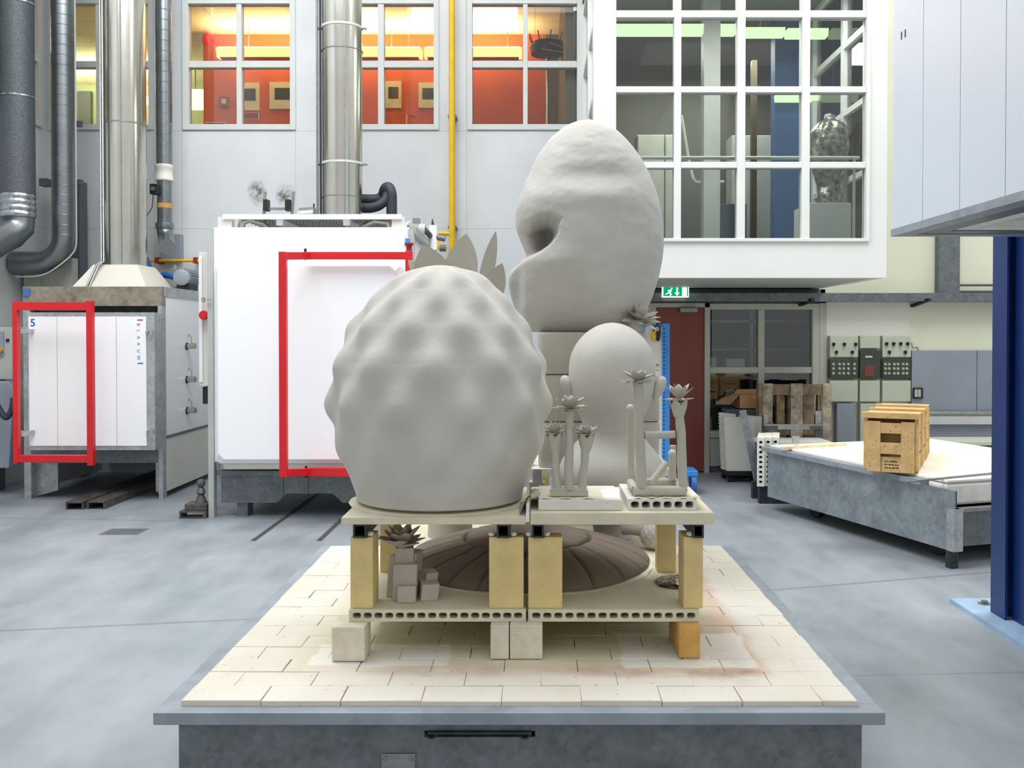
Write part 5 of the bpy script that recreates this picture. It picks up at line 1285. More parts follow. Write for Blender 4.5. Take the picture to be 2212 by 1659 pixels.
# ---------------------------------------------------------------- glazed disc
gy = 3.375; gx = PX(1466, gy); gz = S1z1
t = thing('glazed_disc', 'glossy dark brown disc with painted white highlights on the right lower shelf', 'disc', (gx, gy, gz))
rg = []
for rr_, zz_ in ((.075, .001), (.082, .004), (.081, .009), (.074, .013), (.05, .0145), (.003, .015)):
    rg.append([(gx + rr_ * (1 + .03 * math.sin(a_ * 5 + 1) + .02 * math.sin(a_ * 9)) * math.cos(a_), gy + rr_ * (1 + .03 * math.sin(a_ * 5 + 1) + .02 * math.sin(a_ * 9)) * math.sin(a_), gz + zz_) for a_ in [2 * PI * q / 64 for q in range(64)]])
MB().ring_loft(rg).build('disc_body', 'glaze', t, smooth=True)
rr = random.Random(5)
mb = MB()  # small white bars imitate reflections of light on the glossy glaze
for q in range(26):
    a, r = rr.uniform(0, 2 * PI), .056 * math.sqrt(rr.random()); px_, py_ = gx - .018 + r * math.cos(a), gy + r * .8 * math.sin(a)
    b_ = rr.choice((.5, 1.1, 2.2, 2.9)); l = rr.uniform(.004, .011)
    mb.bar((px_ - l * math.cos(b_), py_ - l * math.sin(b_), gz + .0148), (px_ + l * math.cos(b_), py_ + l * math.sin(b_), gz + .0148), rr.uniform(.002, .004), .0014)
o = mb.build('painted_highlights', 'putty', t); o['kind'] = 'stuff'; o['label'] = 'painted white highlights'

# ---------------------------------------------------------------- rear table, clay blocks, bean head
TB = 1.03
x0, x1 = -.10, .64
block('upper_board', 'shelf_white', x0, x1, 4.40, 4.98, TB - .035, TB, 'white rear board under the stacked clay blocks', 'board', None, .003)
for xx, yy in ((PX(1394, 4.42), 4.43), (.03, 4.43), (.52, 4.585), (.03, 4.585)):
    block('post_brick', 'brick_yellow', xx - .034, xx + .034, yy - .033, yy + .033, S1z1, S1z1 + .1155, 'yellow firebrick post piece under the white rear board', 'brick', 'posts of the rear board', .003)
    block('post_brick', 'brick_yellow', xx - .034, xx + .034, yy - .033, yy + .033, S1z1 + .1156, TB - .0355, 'yellow firebrick post piece under the white rear board', 'brick', 'posts of the rear board', .003)
yb = 4.42
cols = [((1160, 1428), 1012, 911, 0.0, 'lowest of the clay blocks stacked under the hollowed head', .03), ((1166, 1426), 910, 809, .02, 'middle of the clay blocks stacked under the hollowed head', .0),
        ((1163, 1395), 808, 717, -.015, 'topmost of the clay blocks, directly under the hollowed head', .0)]
for (a, b), p0, p1, rz, lab, tp in cols:
    x0, x1, z0, z1 = PX(a, yb), PX(b, yb), max(TB + .002, PZ(p0, yb)), PZ(p1, yb) - .001
    xc, yc = (x0 + x1) / 2, yb + .215
    def rr_rect(w_, d_, r=.03, n=5):
        out = []
        for cx_, cy_, a0 in ((w_ - r, d_ - r, 0), (-w_ + r, d_ - r, PI / 2), (-w_ + r, -d_ + r, PI), (w_ - r, -d_ + r, 1.5 * PI)):
            for q in range(n + 1): out.append((cx_ + r * math.cos(a0 + PI / 2 * q / n), cy_ + r * math.sin(a0 + PI / 2 * q / n)))
        return out
    hw_, hd_ = (x1 - x0) / 2, .215
    rings = []
    for zz_, f in ((z0, 1 - tp), (z0 + .01, 1 - tp + .005), (z1 - .012, 1.0), (z1 - .003, .985), (z1, .965)):
        rings.append([(xc + p[0] * f, yc + p[1] * f, zz_) for p in rr_rect(hw_, hd_)])
    tag(MB().ring_loft(rings).build('clay_block', 'clay_block', smooth=50), lab, 'block', 'clay blocks under the hollowed head')
# bean head with a deep eye hollow
hy = 4.64; hs = hy / F
sil = [(1272, 261), (1235, 268), (1200, 290), (1170, 325), (1145, 372), (1125, 420), (1114, 460), (1115, 492), (1124, 520), (1133, 540), (1136, 556), (1123, 570), (1106, 583), (1098, 598), (1099, 622), (1108, 655), (1124, 690), (1146, 716), (1180, 726), (1230, 728), (1290, 727), (1340, 720), (1375, 700), (1398, 665), (1414, 625), (1426, 580), (1432, 535), (1431, 490), (1425, 450), (1414, 410), (1396, 368), (1372, 328), (1342, 294), (1308, 270)]
c0 = (1275, 500)
ang = sorted([(math.atan2(c0[1] - y, x - c0[0]), math.hypot(x - c0[0], y - c0[1])) for x, y in sil])
def sil_r(a):
    a = (a + PI) % (2 * PI) - PI
    xs = [(q[0] - 2 * PI, q[1]) for q in ang] + ang + [(q[0] + 2 * PI, q[1]) for q in ang]
    for i in range(len(xs) - 1):
        if xs[i][0] <= a <= xs[i + 1][0]:
            p0, p1, p2, p3 = xs[i - 1][1], xs[i][1], xs[i + 1][1], xs[i + 2][1]; u = (a - xs[i][0]) / (xs[i + 1][0] - xs[i][0] + 1e-9)
            return .5 * ((2 * p1) + (-p0 + p2) * u + (2 * p0 - 5 * p1 + 4 * p2 - p3) * u * u + (-p0 + 3 * p1 - 3 * p2 + p3) * u ** 3)
    return 100
lip = [(1146, 496), (1166, 488), (1186, 487), (1199, 494), (1204, 507), (1200, 522), (1188, 538), (1170, 551), (1150, 561), (1134, 566), (1090, 575), (1090, 500)]
def lip_dist(x, y):
    """signed distance to the rim of the eye hollow; positive inside"""
    best, ins = 1e9, False
    for (ax_, ay_), (bx_, by__) in zip(lip, lip[1:] + lip[:1]):
        vx, vy = bx_ - ax_, by__ - ay_; L = vx * vx + vy * vy; t = max(0, min(1, ((x - ax_) * vx + (y - ay_) * vy) / L))
        d_ = math.hypot(x - ax_ - vx * t, y - ay_ - vy * t); best = min(best, d_)
        if (ay_ > y) != (by__ > y) and x < (bx_ - ax_) * (y - ay_) / (by__ - ay_) + ax_: ins = not ins
    return best if ins else -best
DEP = 155                                             # half depth in px
NAh, NT_ = 260, 200
tab = [sil_r(2 * PI * q / NAh) for q in range(NAh)]
sm = list(tab)
for _ in range(400): sm = [(sm[q - 1] + 2 * sm[q] + sm[(q + 1) % NAh]) / 4 for q in range(NAh)]
rings = []
for i in range(NT_ + 1):
    t = PI * (.004 + .992 * i / NT_); ring = []
    for q in range(NAh):
        a = 2 * PI * q / NAh
        u = math.sin(t); wy = -math.cos(t); bl = sstep(.55, 1.0, u)
        R_ = sm[q] + (tab[q] - sm[q]) * bl
        x, y = c0[0] + R_ * u * math.cos(a), c0[1] - R_ * u * math.sin(a)
        dpt = wy * DEP * (1.0 if wy < 0 else .9)
        if wy < .35:                                   # front features
            f_ = sstep(.35, -.1, wy)
            ld = lip_dist(x, y)
            up_ = sstep(505, 488, y)                  # softer rim along the brow
            hol = sstep(-3 - 12 * up_, 13 + 6 * up_, ld) * sstep(1112, 1192, x)
            dpt += f_ * 165 * hol
            # soft valley above it and cheek roll below
            dpt += f_ * 20 * math.exp(-(((x - 1215) / 60) ** 2 + ((y - 455) / 30) ** 2)) * 0 
            dpt -= f_ * 10 * math.exp(-(((x - 1190) / 60) ** 2 + ((y - 575) / 26) ** 2))
            dpt -= f_ * 12 * math.exp(-(((x - 1160) / 50) ** 2 + ((y - 440) / 34) ** 2))
            dpt += f_ * 10 * math.exp(-(((x - 1285) / 75) ** 2 + ((y - 400) / 24) ** 2))
            dpt -= f_ * 7 * math.exp(-(((x - 1275) / 80) ** 2 + ((y - 445) / 24) ** 2))
            dpt += f_ * 34 * math.exp(-(((x - 1118) / 17) ** 2 + ((y - 640) / 60) ** 2)) * sstep(1140, 1120, x)
        n_ = mnoise.noise(Vector((x * .02, y * .035, dpt * .02))) * 3.4 + mnoise.noise(Vector((x * .06, y * .09, dpt * .05))) * 1.5
        dpt -= n_ * u
        ring.append((PX(CX, hy) + (x - CX) * hs, hy + dpt * hs, PZ(y, hy)))
    rings.append(ring)
# flat seat on the top block
zs = PZ(717, yb)
rings = [[(p[0], p[1], max(p[2], zs)) for p in r] for r in rings]
tag(MB().ring_loft(rings).build('hollowed_head', 'clay', smooth=180, origin=(PX(1275, hy), hy, zs)), 'huge egg-shaped pale clay head with a deep eye-like hollow on stacked blocks', 'sculpture')
# small plant at its right
sy = 4.455; sx0 = PX(1374, sy); z0 = PZ(717, yb) + .001
sp = thing('small_clay_plant', 'small clay plant with a leafy rosette at the right foot of the hollowed head', 'sculpture', (sx0, sy, z0))
MB().lathe(sx0, sy, [(.034, z0), (.033, z0 + .02), (.034, PZ(700, sy)), (.045, PZ(692, sy))], 24).build('plant_stem', 'clay_block', sp, smooth=True)
mb = MB(); rosette(mb, P(1378, 694, sy), .115, [(8, 12, 1.0), (8, 38, .95), (5, 66, .8)], .045, 8, axis=(.25, -.35, .9), th=.006); mb.build('leaf_rosette', 'clay_block', sp, smooth=60)
mb = MB()
for (b_, t_, wd) in (((1366, 692), (1347, 655), .04), ((1370, 692), (1364, 640), .035), ((1378, 690), (1377, 640), .03), ((1358, 697), (1352, 668), .05)):
    leaf(mb, P(b_[0], b_[1], sy + .01), P(t_[0], t_[1], sy + .03), wd, .007, (.2, -1, .2))
mb.build('upright_leaf', 'clay_block', sp, smooth=60)

# ---------------------------------------------------------------- bald figure seen from behind
fy = 4.15; fcx = PX(1322, fy); fs_ = fy / F
fw = [(1162, 42), (1150, 38), (1130, 40), (1105, 68), (1080, 97), (1055, 112), (1030, 117), (1005, 114), (985, 104), (965, 86), (950, 72), (935, 63), (920, 62), (905, 66), (890, 73), (870, 83), (850, 90), (825, 93.5), (800, 94), (775, 91), (755, 85), (738, 75), (722, 61), (710, 45), (702, 29), (698, 14), (697, 3)]
fig = thing('bald_figure', 'bald pale clay bust with small ears seen from behind, below the hollowed head', 'sculpture', (fcx, fy, S1z1))
pr = []
for (y0, w0), (y1, w1) in zip(fw, fw[1:]):
    for q in range(4): pr.append((w0 + (w1 - w0) * q / 4, y0 + (y1 - y0) * q / 4))
pr.append((fw[-1][1], fw[-1][0]))
for _ in range(8): pr = [pr[0]] + [((a[0] + 2 * b[0] + c[0]) / 4, (a[1] + 2 * b[1] + c[1]) / 4) for a, b, c in zip(pr, pr[1:], pr[2:])] + [pr[-1]]
rings = []
for w_, py in pr:
    ring = []
    for q in range(96):
        a = 2 * PI * q / 96
        dep = 1.0 if py < 930 else .96
        nz2 = 1 + .008 * mnoise.noise(Vector((math.cos(a) * 3, math.sin(a) * 3, py * .02)))
        ring.append((fcx + w_ * fs_ * math.cos(a) * nz2, fy + w_ * fs_ * dep * math.sin(a) * nz2, max(S1z1 + .001, PZ(py, fy))))
    rings.append(ring)
MB().ring_loft(rings).build('figure_body', 'clay', fig, smooth=180)
for sg, px, py in ((-1, 1227, 838), (1, 1423, 840)):
    c_ = P(px, py, fy - .02); rot = (Matrix.Rotation(sg * .22, 3, 'Y') @ Matrix.Rotation(sg * -.35, 3, 'Z'))
    mb = MB(); rings = []
    for i in range(15):
        t = PI * (.03 + .94 * i / 14); ring = []
        for q in range(20):
            a = 2 * PI * q / 20; zf = -math.cos(t)
            wf = .020 * (1 + .35 * zf)
            ring.append(c_ + rot @ Vector((wf * 1.2 * math.sin(t) * math.cos(a) + sg * .006 * zf, .032 * (1 + .3 * zf) * math.sin(t) * math.sin(a), .058 * zf)))
        rings.append(ring)
    mb.ring_loft(rings).build('ear', 'clay', fig, smooth=True)

# ---------------------------------------------------------------- trio of palm cacti on a white slab
ty = 3.13
x0, x1 = pxr(1163, 1343, 3.08)
SL = UR + .036
block('kiln_shelf', 'shelf_white', x0, x1, 3.075, 3.36, UR + .0005, SL, 'thick white slab under the trio of clay palms on the right board', 'shelf', None, .003)
tagp = MB().sheet([[(PX(1165, 3.2) + (PX(1300, 3.2) - PX(1165, 3.2)) * u / 14, 3.078 + v * .05, SL + .0015 + .003 * max(0, math.sin(u * 1.35 + v)) * (1 if v == 0 else .3)) for u in range(15)] for v in range(5)], .0012).build('clay_sheet', 'kraft', smooth=True)
tag(tagp, 'wavy cream clay sheet under the trio of clay palms', 'sheet')
trio = thing('clay_palm_trio', 'three small clay palms with leafy crowns on a common clay bar', 'sculpture', (PX(1228, ty), ty, SL + .003))
zb0 = SL + .0045
MB().tube([(PX(1190, ty), ty, zb0 + .015), (PX(1268, ty), ty, zb0 + .015)], .0155, 14).box(PX(1188, ty), PX(1270, ty), ty - .018, ty + .03, zb0, zb0 + .016).build('clay_bar', 'clay_block', trio, smooth=50)
def palm(parent, px_b, px_t, py_top, y, r, R, seed, rings=((7, 8, .95), (8, 34, 1.0), (5, 62, .8)), wd=.022, cup=False, zbase=None, mat='clay_block'):
    zb_ = zbase; zt_ = PZ(py_top, y); xb, xt = PX(px_b, y), PX(px_t, y)
    n_ = 14; pts = []; rs = []
    rn = random.Random(seed)
    for i in range(n_ + 1):
        t = i / n_; pts.append((xb + (xt - xb) * t + .0015 * math.sin(t * 9 + seed), y, zb_ + (zt_ - zb_) * t)); rs.append(r * (1.06 - .12 * t + .05 * math.sin(t * 17 + seed)) * (1.0 + (.55 * max(0, (t - .86) / .14) if cup else .15 * max(0, (t - .9) / .1))))
    MB().tube(pts, rs, 18).build('palm_trunk', mat, parent, smooth=50)
    mb = MB(); rosette(mb, (xt, y, zt_), R, rings, wd, seed, th=.0045); mb.build('palm_crown', mat, parent, smooth=60)
    if cup:
        mb = MB()
        for i in range(5):
            a = 2 * PI * i / 5 + .4; d = Vector((math.cos(a), math.sin(a), 0))
            leaf(mb, Vector((xt, y, zt_ - .05)) + d * r * .9, Vector((xt, y, zt_ + .012)) + d * (r * 2.2), .036, .006, d * 1 + Vector((0, 0, -.2)), 0, 8, -.3)
        mb.build('cup_petals', mat, parent, smooth=60)
palm(trio, 1203, 1198, 940, ty, .0135, .052, 1, cup=True, rings=((7, 20, .9), (8, 46, 1.05), (5, 68, .95)), wd=.024, zbase=zb0 + .02)
palm(trio, 1229, 1231, 888, ty - .005, .0145, .066, 2, zbase=zb0 + .02, wd=.034, rings=((8, 14, 1.0), (8, 40, 1.05), (5, 66, .85)))
palm(trio, 1258, 1266, 942, ty, .0138, .052, 3, cup=True, rings=((7, 14, .95), (8, 38, 1.0), (5, 66, .75)), wd=.023, zbase=zb0 + .02)
# white paper beside it
tag(MB().sheet([[(PX(1270, 3.2) + u * .025 + v * .002, 3.1 + v * .03, SL + .001 + (.012 * max(0, (u + v - 6) / 4) if u + v > 6 else 0)) for u in range(5)] for v in range(6)], .0008).build('paper_sheet', 'paper', smooth=True), 'curled white paper on the slab right of the clay palms', 'paper')

# ---------------------------------------------------------------- tube frame with two palms on a perforated slab
x0, x1 = pxr(1356, 1505, 3.09)
PB = UR + .036
mb = MB(); perforated(mb, x0, x1, 3.08, 3.4, UR + .0005, PB, 6, .0265, .0215, .006)
tag(mb.build('kiln_shelf', 'shelf_white'), 'short perforated slab with six holes under the clay tube frame', 'shelf')
tag(MB().sheet([[(PX(1362, 3.2) + (PX(1503, 3.2) - PX(1362, 3.2)) * u / 15, 3.085 + v * .06, PB + .0015 + .0035 * max(0, math.sin(u * 1.9 + v * .7)) * (1 if v in (0, 5) else .3)) for u in range(16)] for v in range(6)], .0012).build('clay_sheet', 'kraft', smooth=True),
    'wavy cream clay sheet under the clay tube frame', 'sheet')
fr = thing('clay_tube_frame', 'clay frame of round tubes with two leafy palm crowns at the right edge', 'sculpture', (PX(1425, 3.2), 3.2, PB + .004))
z0 = PB + .0205; rt = .0145
ya, yb_ = 3.125, 3.31
def T_(pts, r=rt, name='clay_tube'):
    o = MB(); ps = [Vector(p) for p in pts]
    o.tube(ps, r, 16).build(name, 'clay_block', fr, smooth=50)
xa, xb = PX(1376, ya), PX(1482, ya)
T_([(xa - .01, ya, z0), (xb, ya, z0)], rt * 1.15, 'base_tube'); T_([(PX(1372, yb_), yb_, z0), (PX(1462, yb_), yb_, z0)], rt, 'base_tube')
T_([(xa - .004, ya + .012, z0), (PX(1362, yb_), yb_ - .012, z0)], rt, 'base_tube'); T_([(PX(1478, ya), ya + .015, z0), (PX(1466, yb_), yb_ - .012, z0)], rt, 'base_tube')
palm(fr, 1386, 1378, 828, ya, .0165, .063, 6, zbase=z0 + .012, wd=.031, rings=((9, 10, 1.0), (8, 36, 1.05), (6, 62, .85)))
palm(fr, 1477, 1467, 868, ya + .005, .0155, .068, 9, cup=True, zbase=z0 + .012, wd=.03, rings=((6, 18, .8), (7, 54, 1.05), (4, 76, .9)))
pb = P(1361, 884, yb_); T_([(PX(1364, yb_), yb_, z0 + .01), pb], .0115); MB().ball(pb + Vector((0, 0, .004)), .0135, n=16).build('tube_tip', 'clay', fr, smooth=True)
T_([P(1393, 940, ya), P(1430, 940, ya), P(1458, 938, ya)], .0125, 'cross_tube')
pc = P(1452, 980, 3.29); T_([(pc.x, 3.29, z0 + .01), pc], .0125); MB().ball(pc, .0145).build('tube_tip', 'clay', fr, smooth=True)
T_([P(1407, 1042, 3.22), P(1440, 1000, 3.26)], .012, 'brace_tube')
pd = P(1454, 962, 3.36); T_([(pd.x, 3.36, z0), pd], .011)

# ---------------------------------------------------------------- grey clay cloth between the boards, papers behind
pts = []
for v in range(9):
    row = []
    for u in range(9):
        s_, t_ = u / 8, v / 8
        x = PX(1122, 3.1) + (.082 + .02 * t_) * s_; y = 3.085 + .22 * t_
        z = UL + .014 + .062 * math.sin(PI * min(1, s_ * 1.1)) * (1 - .5 * t_) - .028 * (1 - s_) ** 2 + .008 * math.sin(s_ * 9 + t_ * 4) + .018 * s_
        row.append((x, y, max(z, UL + .006 if x < PX(1135, 3.05) else UR + .004)))
    pts.append(row)
tag(MB().sheet(pts, .003).build('clay_cloth', 'fabric_clay', smooth=True), 'grey cloth draped across the gap between the two upper boards', 'cloth')
rr = random.Random(21)
for q, (px, py, lab) in enumerate(((1132, 1012, 'crumpled white paper left of the clay blocks on the rear board'), (1145, 1018, 'white paper by the foot of the clay blocks on the rear board'), (1153, 1022, 'small torn white paper right of the crumpled one on the rear board'))):
    g_ = G(px, py, TB)
    gy_ = 4.405 + .045 * q; x_ = PX(px, gy_)
    rows_ = [[(x_ - .03 + .011 * u, gy_ - .0 + .008 * v, TB + .003 + .028 * abs(mnoise.noise(Vector((u * .7 + q * 5, v * .9, q)))) ) for u in range(5)] for v in range(5)]
    tag(MB().sheet(rows_, .0008).build('paper_scrap', 'paper'), lab, 'paper', 'paper scraps on the rear board')
# ================================================================ LIFTED HOOD KILN AND BLUE COLUMN (top right)
HX, HYf, HYn = 1.953, 5.2, 2.9
HZ = PZ(496, HYf); HE = PZ(511, HYf)
hood = thing('hood_kiln', 'raised white hood kiln with a grey steel underside at the top right', 'kiln', (HX + 1.1, (HYf + HYn) / 2, HE))
seams = [HYf] + [HX * F / (px - CX) for px in (1991, 2071, 2169)] + [3.53, HYn]
for a, b in zip(seams, seams[1:]):
    MB().box(HX, HX + .03, b + .003, a - .003, HZ, 5.0).build('side_panel', 'white_bluish', hood)
MB().box(HX + .028, HX + 2.3, HYn, HYf - .002, HZ + .02, 5.0).build('hood_body', 'grey_box', hood)
MB().box(HX + .01, HX + 2.3, HYf - .01, HYf + .0, HZ, 5.0).build('rear_panel', 'white_bluish', hood)
mb = MB(); e_ = .09
mb.box(HX - .006, HX + e_, HYn, HYf + .006, HE, HZ); mb.box(HX + e_, HX + 2.3, HYf - e_, HYf + .006, HE, HZ); mb.box(HX + e_, HX + 2.3, HYn, HYn + e_, HE, HZ); mb.box(HX + 2.2, HX + 2.3, HYn + e_, HYf - e_, HE, HZ)
mb.build('bottom_frame', 'rim', hood)
mb = MB()
mb.box(HX + e_, HX + .22, HYn + e_, HYf - e_, HE + .006, HZ + .019); mb.box(HX + .22, HX + 2.2, HYf - .22, HYf - e_, HE + .006, HZ + .019)
mb.build('inner_ledge', 'galv_dark', hood)
MB().box(HX + .22, HX + .32, HYn + e_, HYf - .22, HE + .012, HZ + .019).box(HX + .32, HX + 2.2, HYf - .32, HYf - .22, HE + .012, HZ + .019).build('lining_edge', 'fibre', hood)
MB().box(HX + .32, HX + 2.2, HYn + e_, HYf - .32, HZ + .012, HZ + .019).build('kiln_lining', 'hood_cone', hood)
for px, py in ((1944, 75), (1952, 70)):
    yy = HX * F / (px - CX); z = PZ(py, yy)
    MB().box(HX - .002, HX, yy - .006, yy + .006, z - .025, z + .015).build('panel_slot', 'black', hood)
# blue column
bx = 2.676; by0, by1 = 5.385, 5.555
col = thing('blue_column', 'dark blue steel H-column standing on a base plate at the right edge', 'column', (bx + .09, (by0 + by1) / 2, 0))
zc = 5.0
MB().box(bx, bx + .014, by0 + .0, by1, .025, zc).box(bx + .166, bx + .18, by0, by1, .025, zc).box(bx + .014, bx + .166, (by0 + by1) / 2 - .006, (by0 + by1) / 2 + .006, .025, zc).build('column_section', 'blue_column', col)
MB().box(bx + .05, bx + .6, by0 - .16, by0 - .15, .025, zc).box(bx + .05, bx + .06, by0 - .15, by0 + .02, .025, zc).build('guide_plate', 'blue_column', col)
M['base_plate'] = simple('worn_light_blue_plate', (168, 198, 224), .5, .1, .14, 4)
MB().box(2.56, 3.6, 4.75, 5.84, 0, .025).build('base_plate', 'base_plate', col)
MB().cyl((2.72, 5.72, .025), (2.72, 5.72, .045), .02, n=6).cyl((2.72, 5.72, .025), (2.72, 5.72, .028), .04, n=16).build('anchor_bolt', 'steel_edge', col)
MB().box(HX + .9, HX + 1.1, HYf + .006, by0 - .165, 4.2, 4.5).build('lift_carriage', 'blue_column', col)

# ================================================================ SECOND KILN CAR (right)
A_ = math.radians(18.1)
c0_ = Vector((2.14, 8.98, 0)); c1_ = Vector((2.905, 6.64, 0))
rc_ = thing('second_kiln_car', 'second grey kiln car with a white deck standing askew at the right', 'cart', tuple(c1_), None, A_)
# local frame: x across (to the right and away), y along the car toward the back wall
L_, W_ = (c0_ - c1_).length, 1.95
zr, zb = .594, PZ(1193, 6.64)
mb = MB().box(0, W_, .30, L_, zr - .04, zr); mb.build('car_rim', 'rim', rc_, local=True)
MB().box(.04, .055, .0, L_ - .05, zb, zr - .04).box(.04, W_ - .04, L_ - .06, L_ - .05, zb, zr - .04).box(W_ - .05, W_ - .04, 0, L_ - .05, zb, zr - .04).build('car_side', 'galv_blue', rc_, local=True)
MB().box(.055, W_ - .05, .05, .06, zb + .02, .40).build('car_end', 'galv_dark', rc_, local=True)
MB().box(.04, W_ - .04, 0, .06, .40, .425).build('end_beam', 'steel_edge', rc_, local=True)
MB().box(.03, .11, -.012, .06, zb, .425).build('corner_post', 'galv', rc_, local=True)
MB().box(.055, .065, 0, .3, .43, zr - .04).build('deck_bracket', 'dark_steel', rc_, local=True)
MB().box(.07, W_ - .05, .10, .3, .43, zr - .005).build('fibre_packing', 'fibre', rc_, local=True, bevel=.02)
k = NT('white_car_deck').set(.9, 0, .1)
k.color(k.ramp(k.noise(3, 5), [(.3, rgb(236, 232, 214)), (.7, rgb(250, 248, 238))])); k.bump(k.noise(40, 3), .2, .003); M['deck2'] = k.m
MB().box(.07, W_ - .06, .10, L_ - .06, zr, zr + .02).build('brick_deck', 'deck2', rc_, local=True, bevel=.004)
MB().box(.2, W_ - .2, .3, L_ - .3, zb + .02, zb + .1).build('chassis', 'dark_steel', rc_, local=True)
for xx in (.25, W_ - .3):
    for yy in (.4, L_ - .5): MB().cyl((xx, yy, .09), (xx + .06, yy, .09), .09, n=24).build('car_wheel', 'black', rc_, local=True, smooth=True)
MB().box(.04, .1, .02, .08, 0, zb).build('corner_leg', 'dark_steel', rc_, local=True)
def L2W(x, y, z): return Vector((c1_.x + x * math.cos(A_) - y * math.sin(A_), c1_.y + x * math.sin(A_) + y * math.cos(A_), z))
tag(MB().cyl(G(1955, 1041, .622), G(2160, 1021, .622), .008, n=10).build('thin_rod', 'steel_edge', smooth=True), 'thin steel rod lying across the near end of the second kiln car', 'rod')

# ---- three pine crates in a row on it
CR_ = math.radians(-26)
def crate(wx_, wy_, lab, stamp=False):
    w_, d_, h_ = .385, .36, .44
    t = thing('pine_crate', lab, 'crate', (wx_, wy_, .615), 'pine crates on the second kiln car', CR_)
    def B(n, *a): return MB().box(*a).build(n, 'wood_crate', t, bevel=.002, local=True)
    s_ = .016
    for a in (.025, w_ - .025 - .095): B('front_upright', a, a + .095, -.018, 0, .004, h_ - .055)
    B('front_slat', .02, w_ - .02, .0, s_, 0, .118); B('front_slat', .12, w_ - .12, -.016, 0, .14, .225); B('front_slat', .12, w_ - .12, -.016, 0, .295, .375)
    B('back_wall', .02, w_ - .02, d_ - s_, d_, 0, h_ - .03)
    for xx in (.004, w_ - .004 - s_):
        for zz_ in (.0, .15, .29): B('side_slat', xx, xx + s_, .05, d_ - .05, zz_, zz_ + .13)
        for yy in (-.004, d_ - .055): B('side_post', xx - .006, xx + s_ + .006, yy, yy + .058, .02, h_ - .03)
    B('inner_board', .03, w_ - .03, .1, .115, .1, h_ - .16)
    B('crate_floor', .02, w_ - .02, s_, d_ - s_, 0, .014)
    B('lid_board', .0, w_, .02, d_, h_ - .014, h_ - .002)
    B('lid_batten', -.012, w_ + .008, -.026, .03, h_ - .032, h_ + .012)
    if stamp:
        mb = MB(); rr = random.Random(9)
        for row in range(3):
            x = .15
            while x < .24:
                q = rr.uniform(.005, .014); z = .03 + row * .024; mb.box(x, x + q, -.0008, 0, z, z + rr.uniform(.008, .014)); x += q + rr.uniform(.002, .007)
        o = mb.build('stamp_marks', 'ink', t, local=True); o['kind'] = 'stuff'; o['label'] = 'black stamped marks'
        mb = MB()
        for q in range(22):
            xx = rr.choice((.045, .065, .09, .29, .315, .34, .15, .19, .23)); zc_ = rr.uniform(.03, .37) if xx < .1 or xx > .28 else rr.choice((.16, .2, .315, .35))
            mb.box(xx - .0025, xx + .0025, -.0192, -.0155, zc_ - .0025, zc_ + .0025)
        o = mb.build('nail_heads', 'ink', t, local=True); o['kind'] = 'stuff'
    return t
p0 = P(1866, 1018, 7.22); dx_, dy_ = -math.sin(CR_), math.cos(CR_)
for q, lab in enumerate(('nearest of three pine crates in a row, showing a slatted end with a black stamp', 'middle one of three pine crates in a row on the white deck', 'rear one of three pine crates in a row on the white deck')):
    crate(p0.x + dx_ * .45 * q, p0.y + dy_ * .45 * q, lab, q == 0)

# ---- perforated slabs leaning at the far left end of the car
for i in range(3):
    px = 1634 + i * 17
    x0 = PX(px, 9.22); xw = .072
    mb = MB(); H = .475; D = .5
    perforated(mb, 0, H, 0, D, 0, xw * .98, 9, .026, .03, .02)
    # turn so the slab stands on its long edge, holes facing the hall
    Mt = Matrix.Translation((x0 + xw + .01, 9.22 + .02 * i, .175)) @ Matrix.Rotation(math.radians(-15), 4, 'Z') @ Matrix(((0, 0, -1, 0), (0, 1, 0, 0), (1, 0, 0, 0), (0, 0, 0, 1)))
    mb.move(Mt)
    tag(mb.build('perforated_slab', 'shelf_white'), ('left one of three hole-fronted slabs standing at the far corner of the second kiln car', 'middle one of three hole-fronted slabs standing at the far corner of the second kiln car', 'right one of three hole-fronted slabs standing at the far corner of the second kiln car')[i], 'slab', 'perforated slabs by the second kiln car')
t = thing('slab_bearer', 'dark wooden bearer under the standing perforated slabs', 'bearer', (PX(1655, 9.4), 9.45, 0))
for q in (0, 1): MB().box(PX(1640, 9.3), PX(1640, 9.3) + .3, 9.26 + q * .3, 9.34 + q * .3, 0, .168).build('bearer_block', 'dark_steel', t)
y = 9.85
tag(MB().box(PX(1650, y), PX(1800, y), y, y + .45, .50, .535).build('white_board', 'shelf_white'), 'white board lying behind the second kiln car below the pallet', 'board')
tag(MB().box(PX(1652, y), PX(1790, y), y + .02, y + .43, 0, .499).build('board_crate', 'grey_dark'), 'dark crate under the white board behind the second kiln car', 'crate')
tag(MB().bar(G(1690, 968, .625) , G(1825, 960, .625), .05, .022).build('pine_batten', 'wood_pale'), 'pale pine batten on the far edge of the second kiln car', 'batten')
tag(MB().box(PX(1715, 8.9), PX(1728, 8.9), 8.9, 8.95, .637, .70).build('steel_clip', 'galv'), 'small grey steel clip on the pine batten', 'clip')

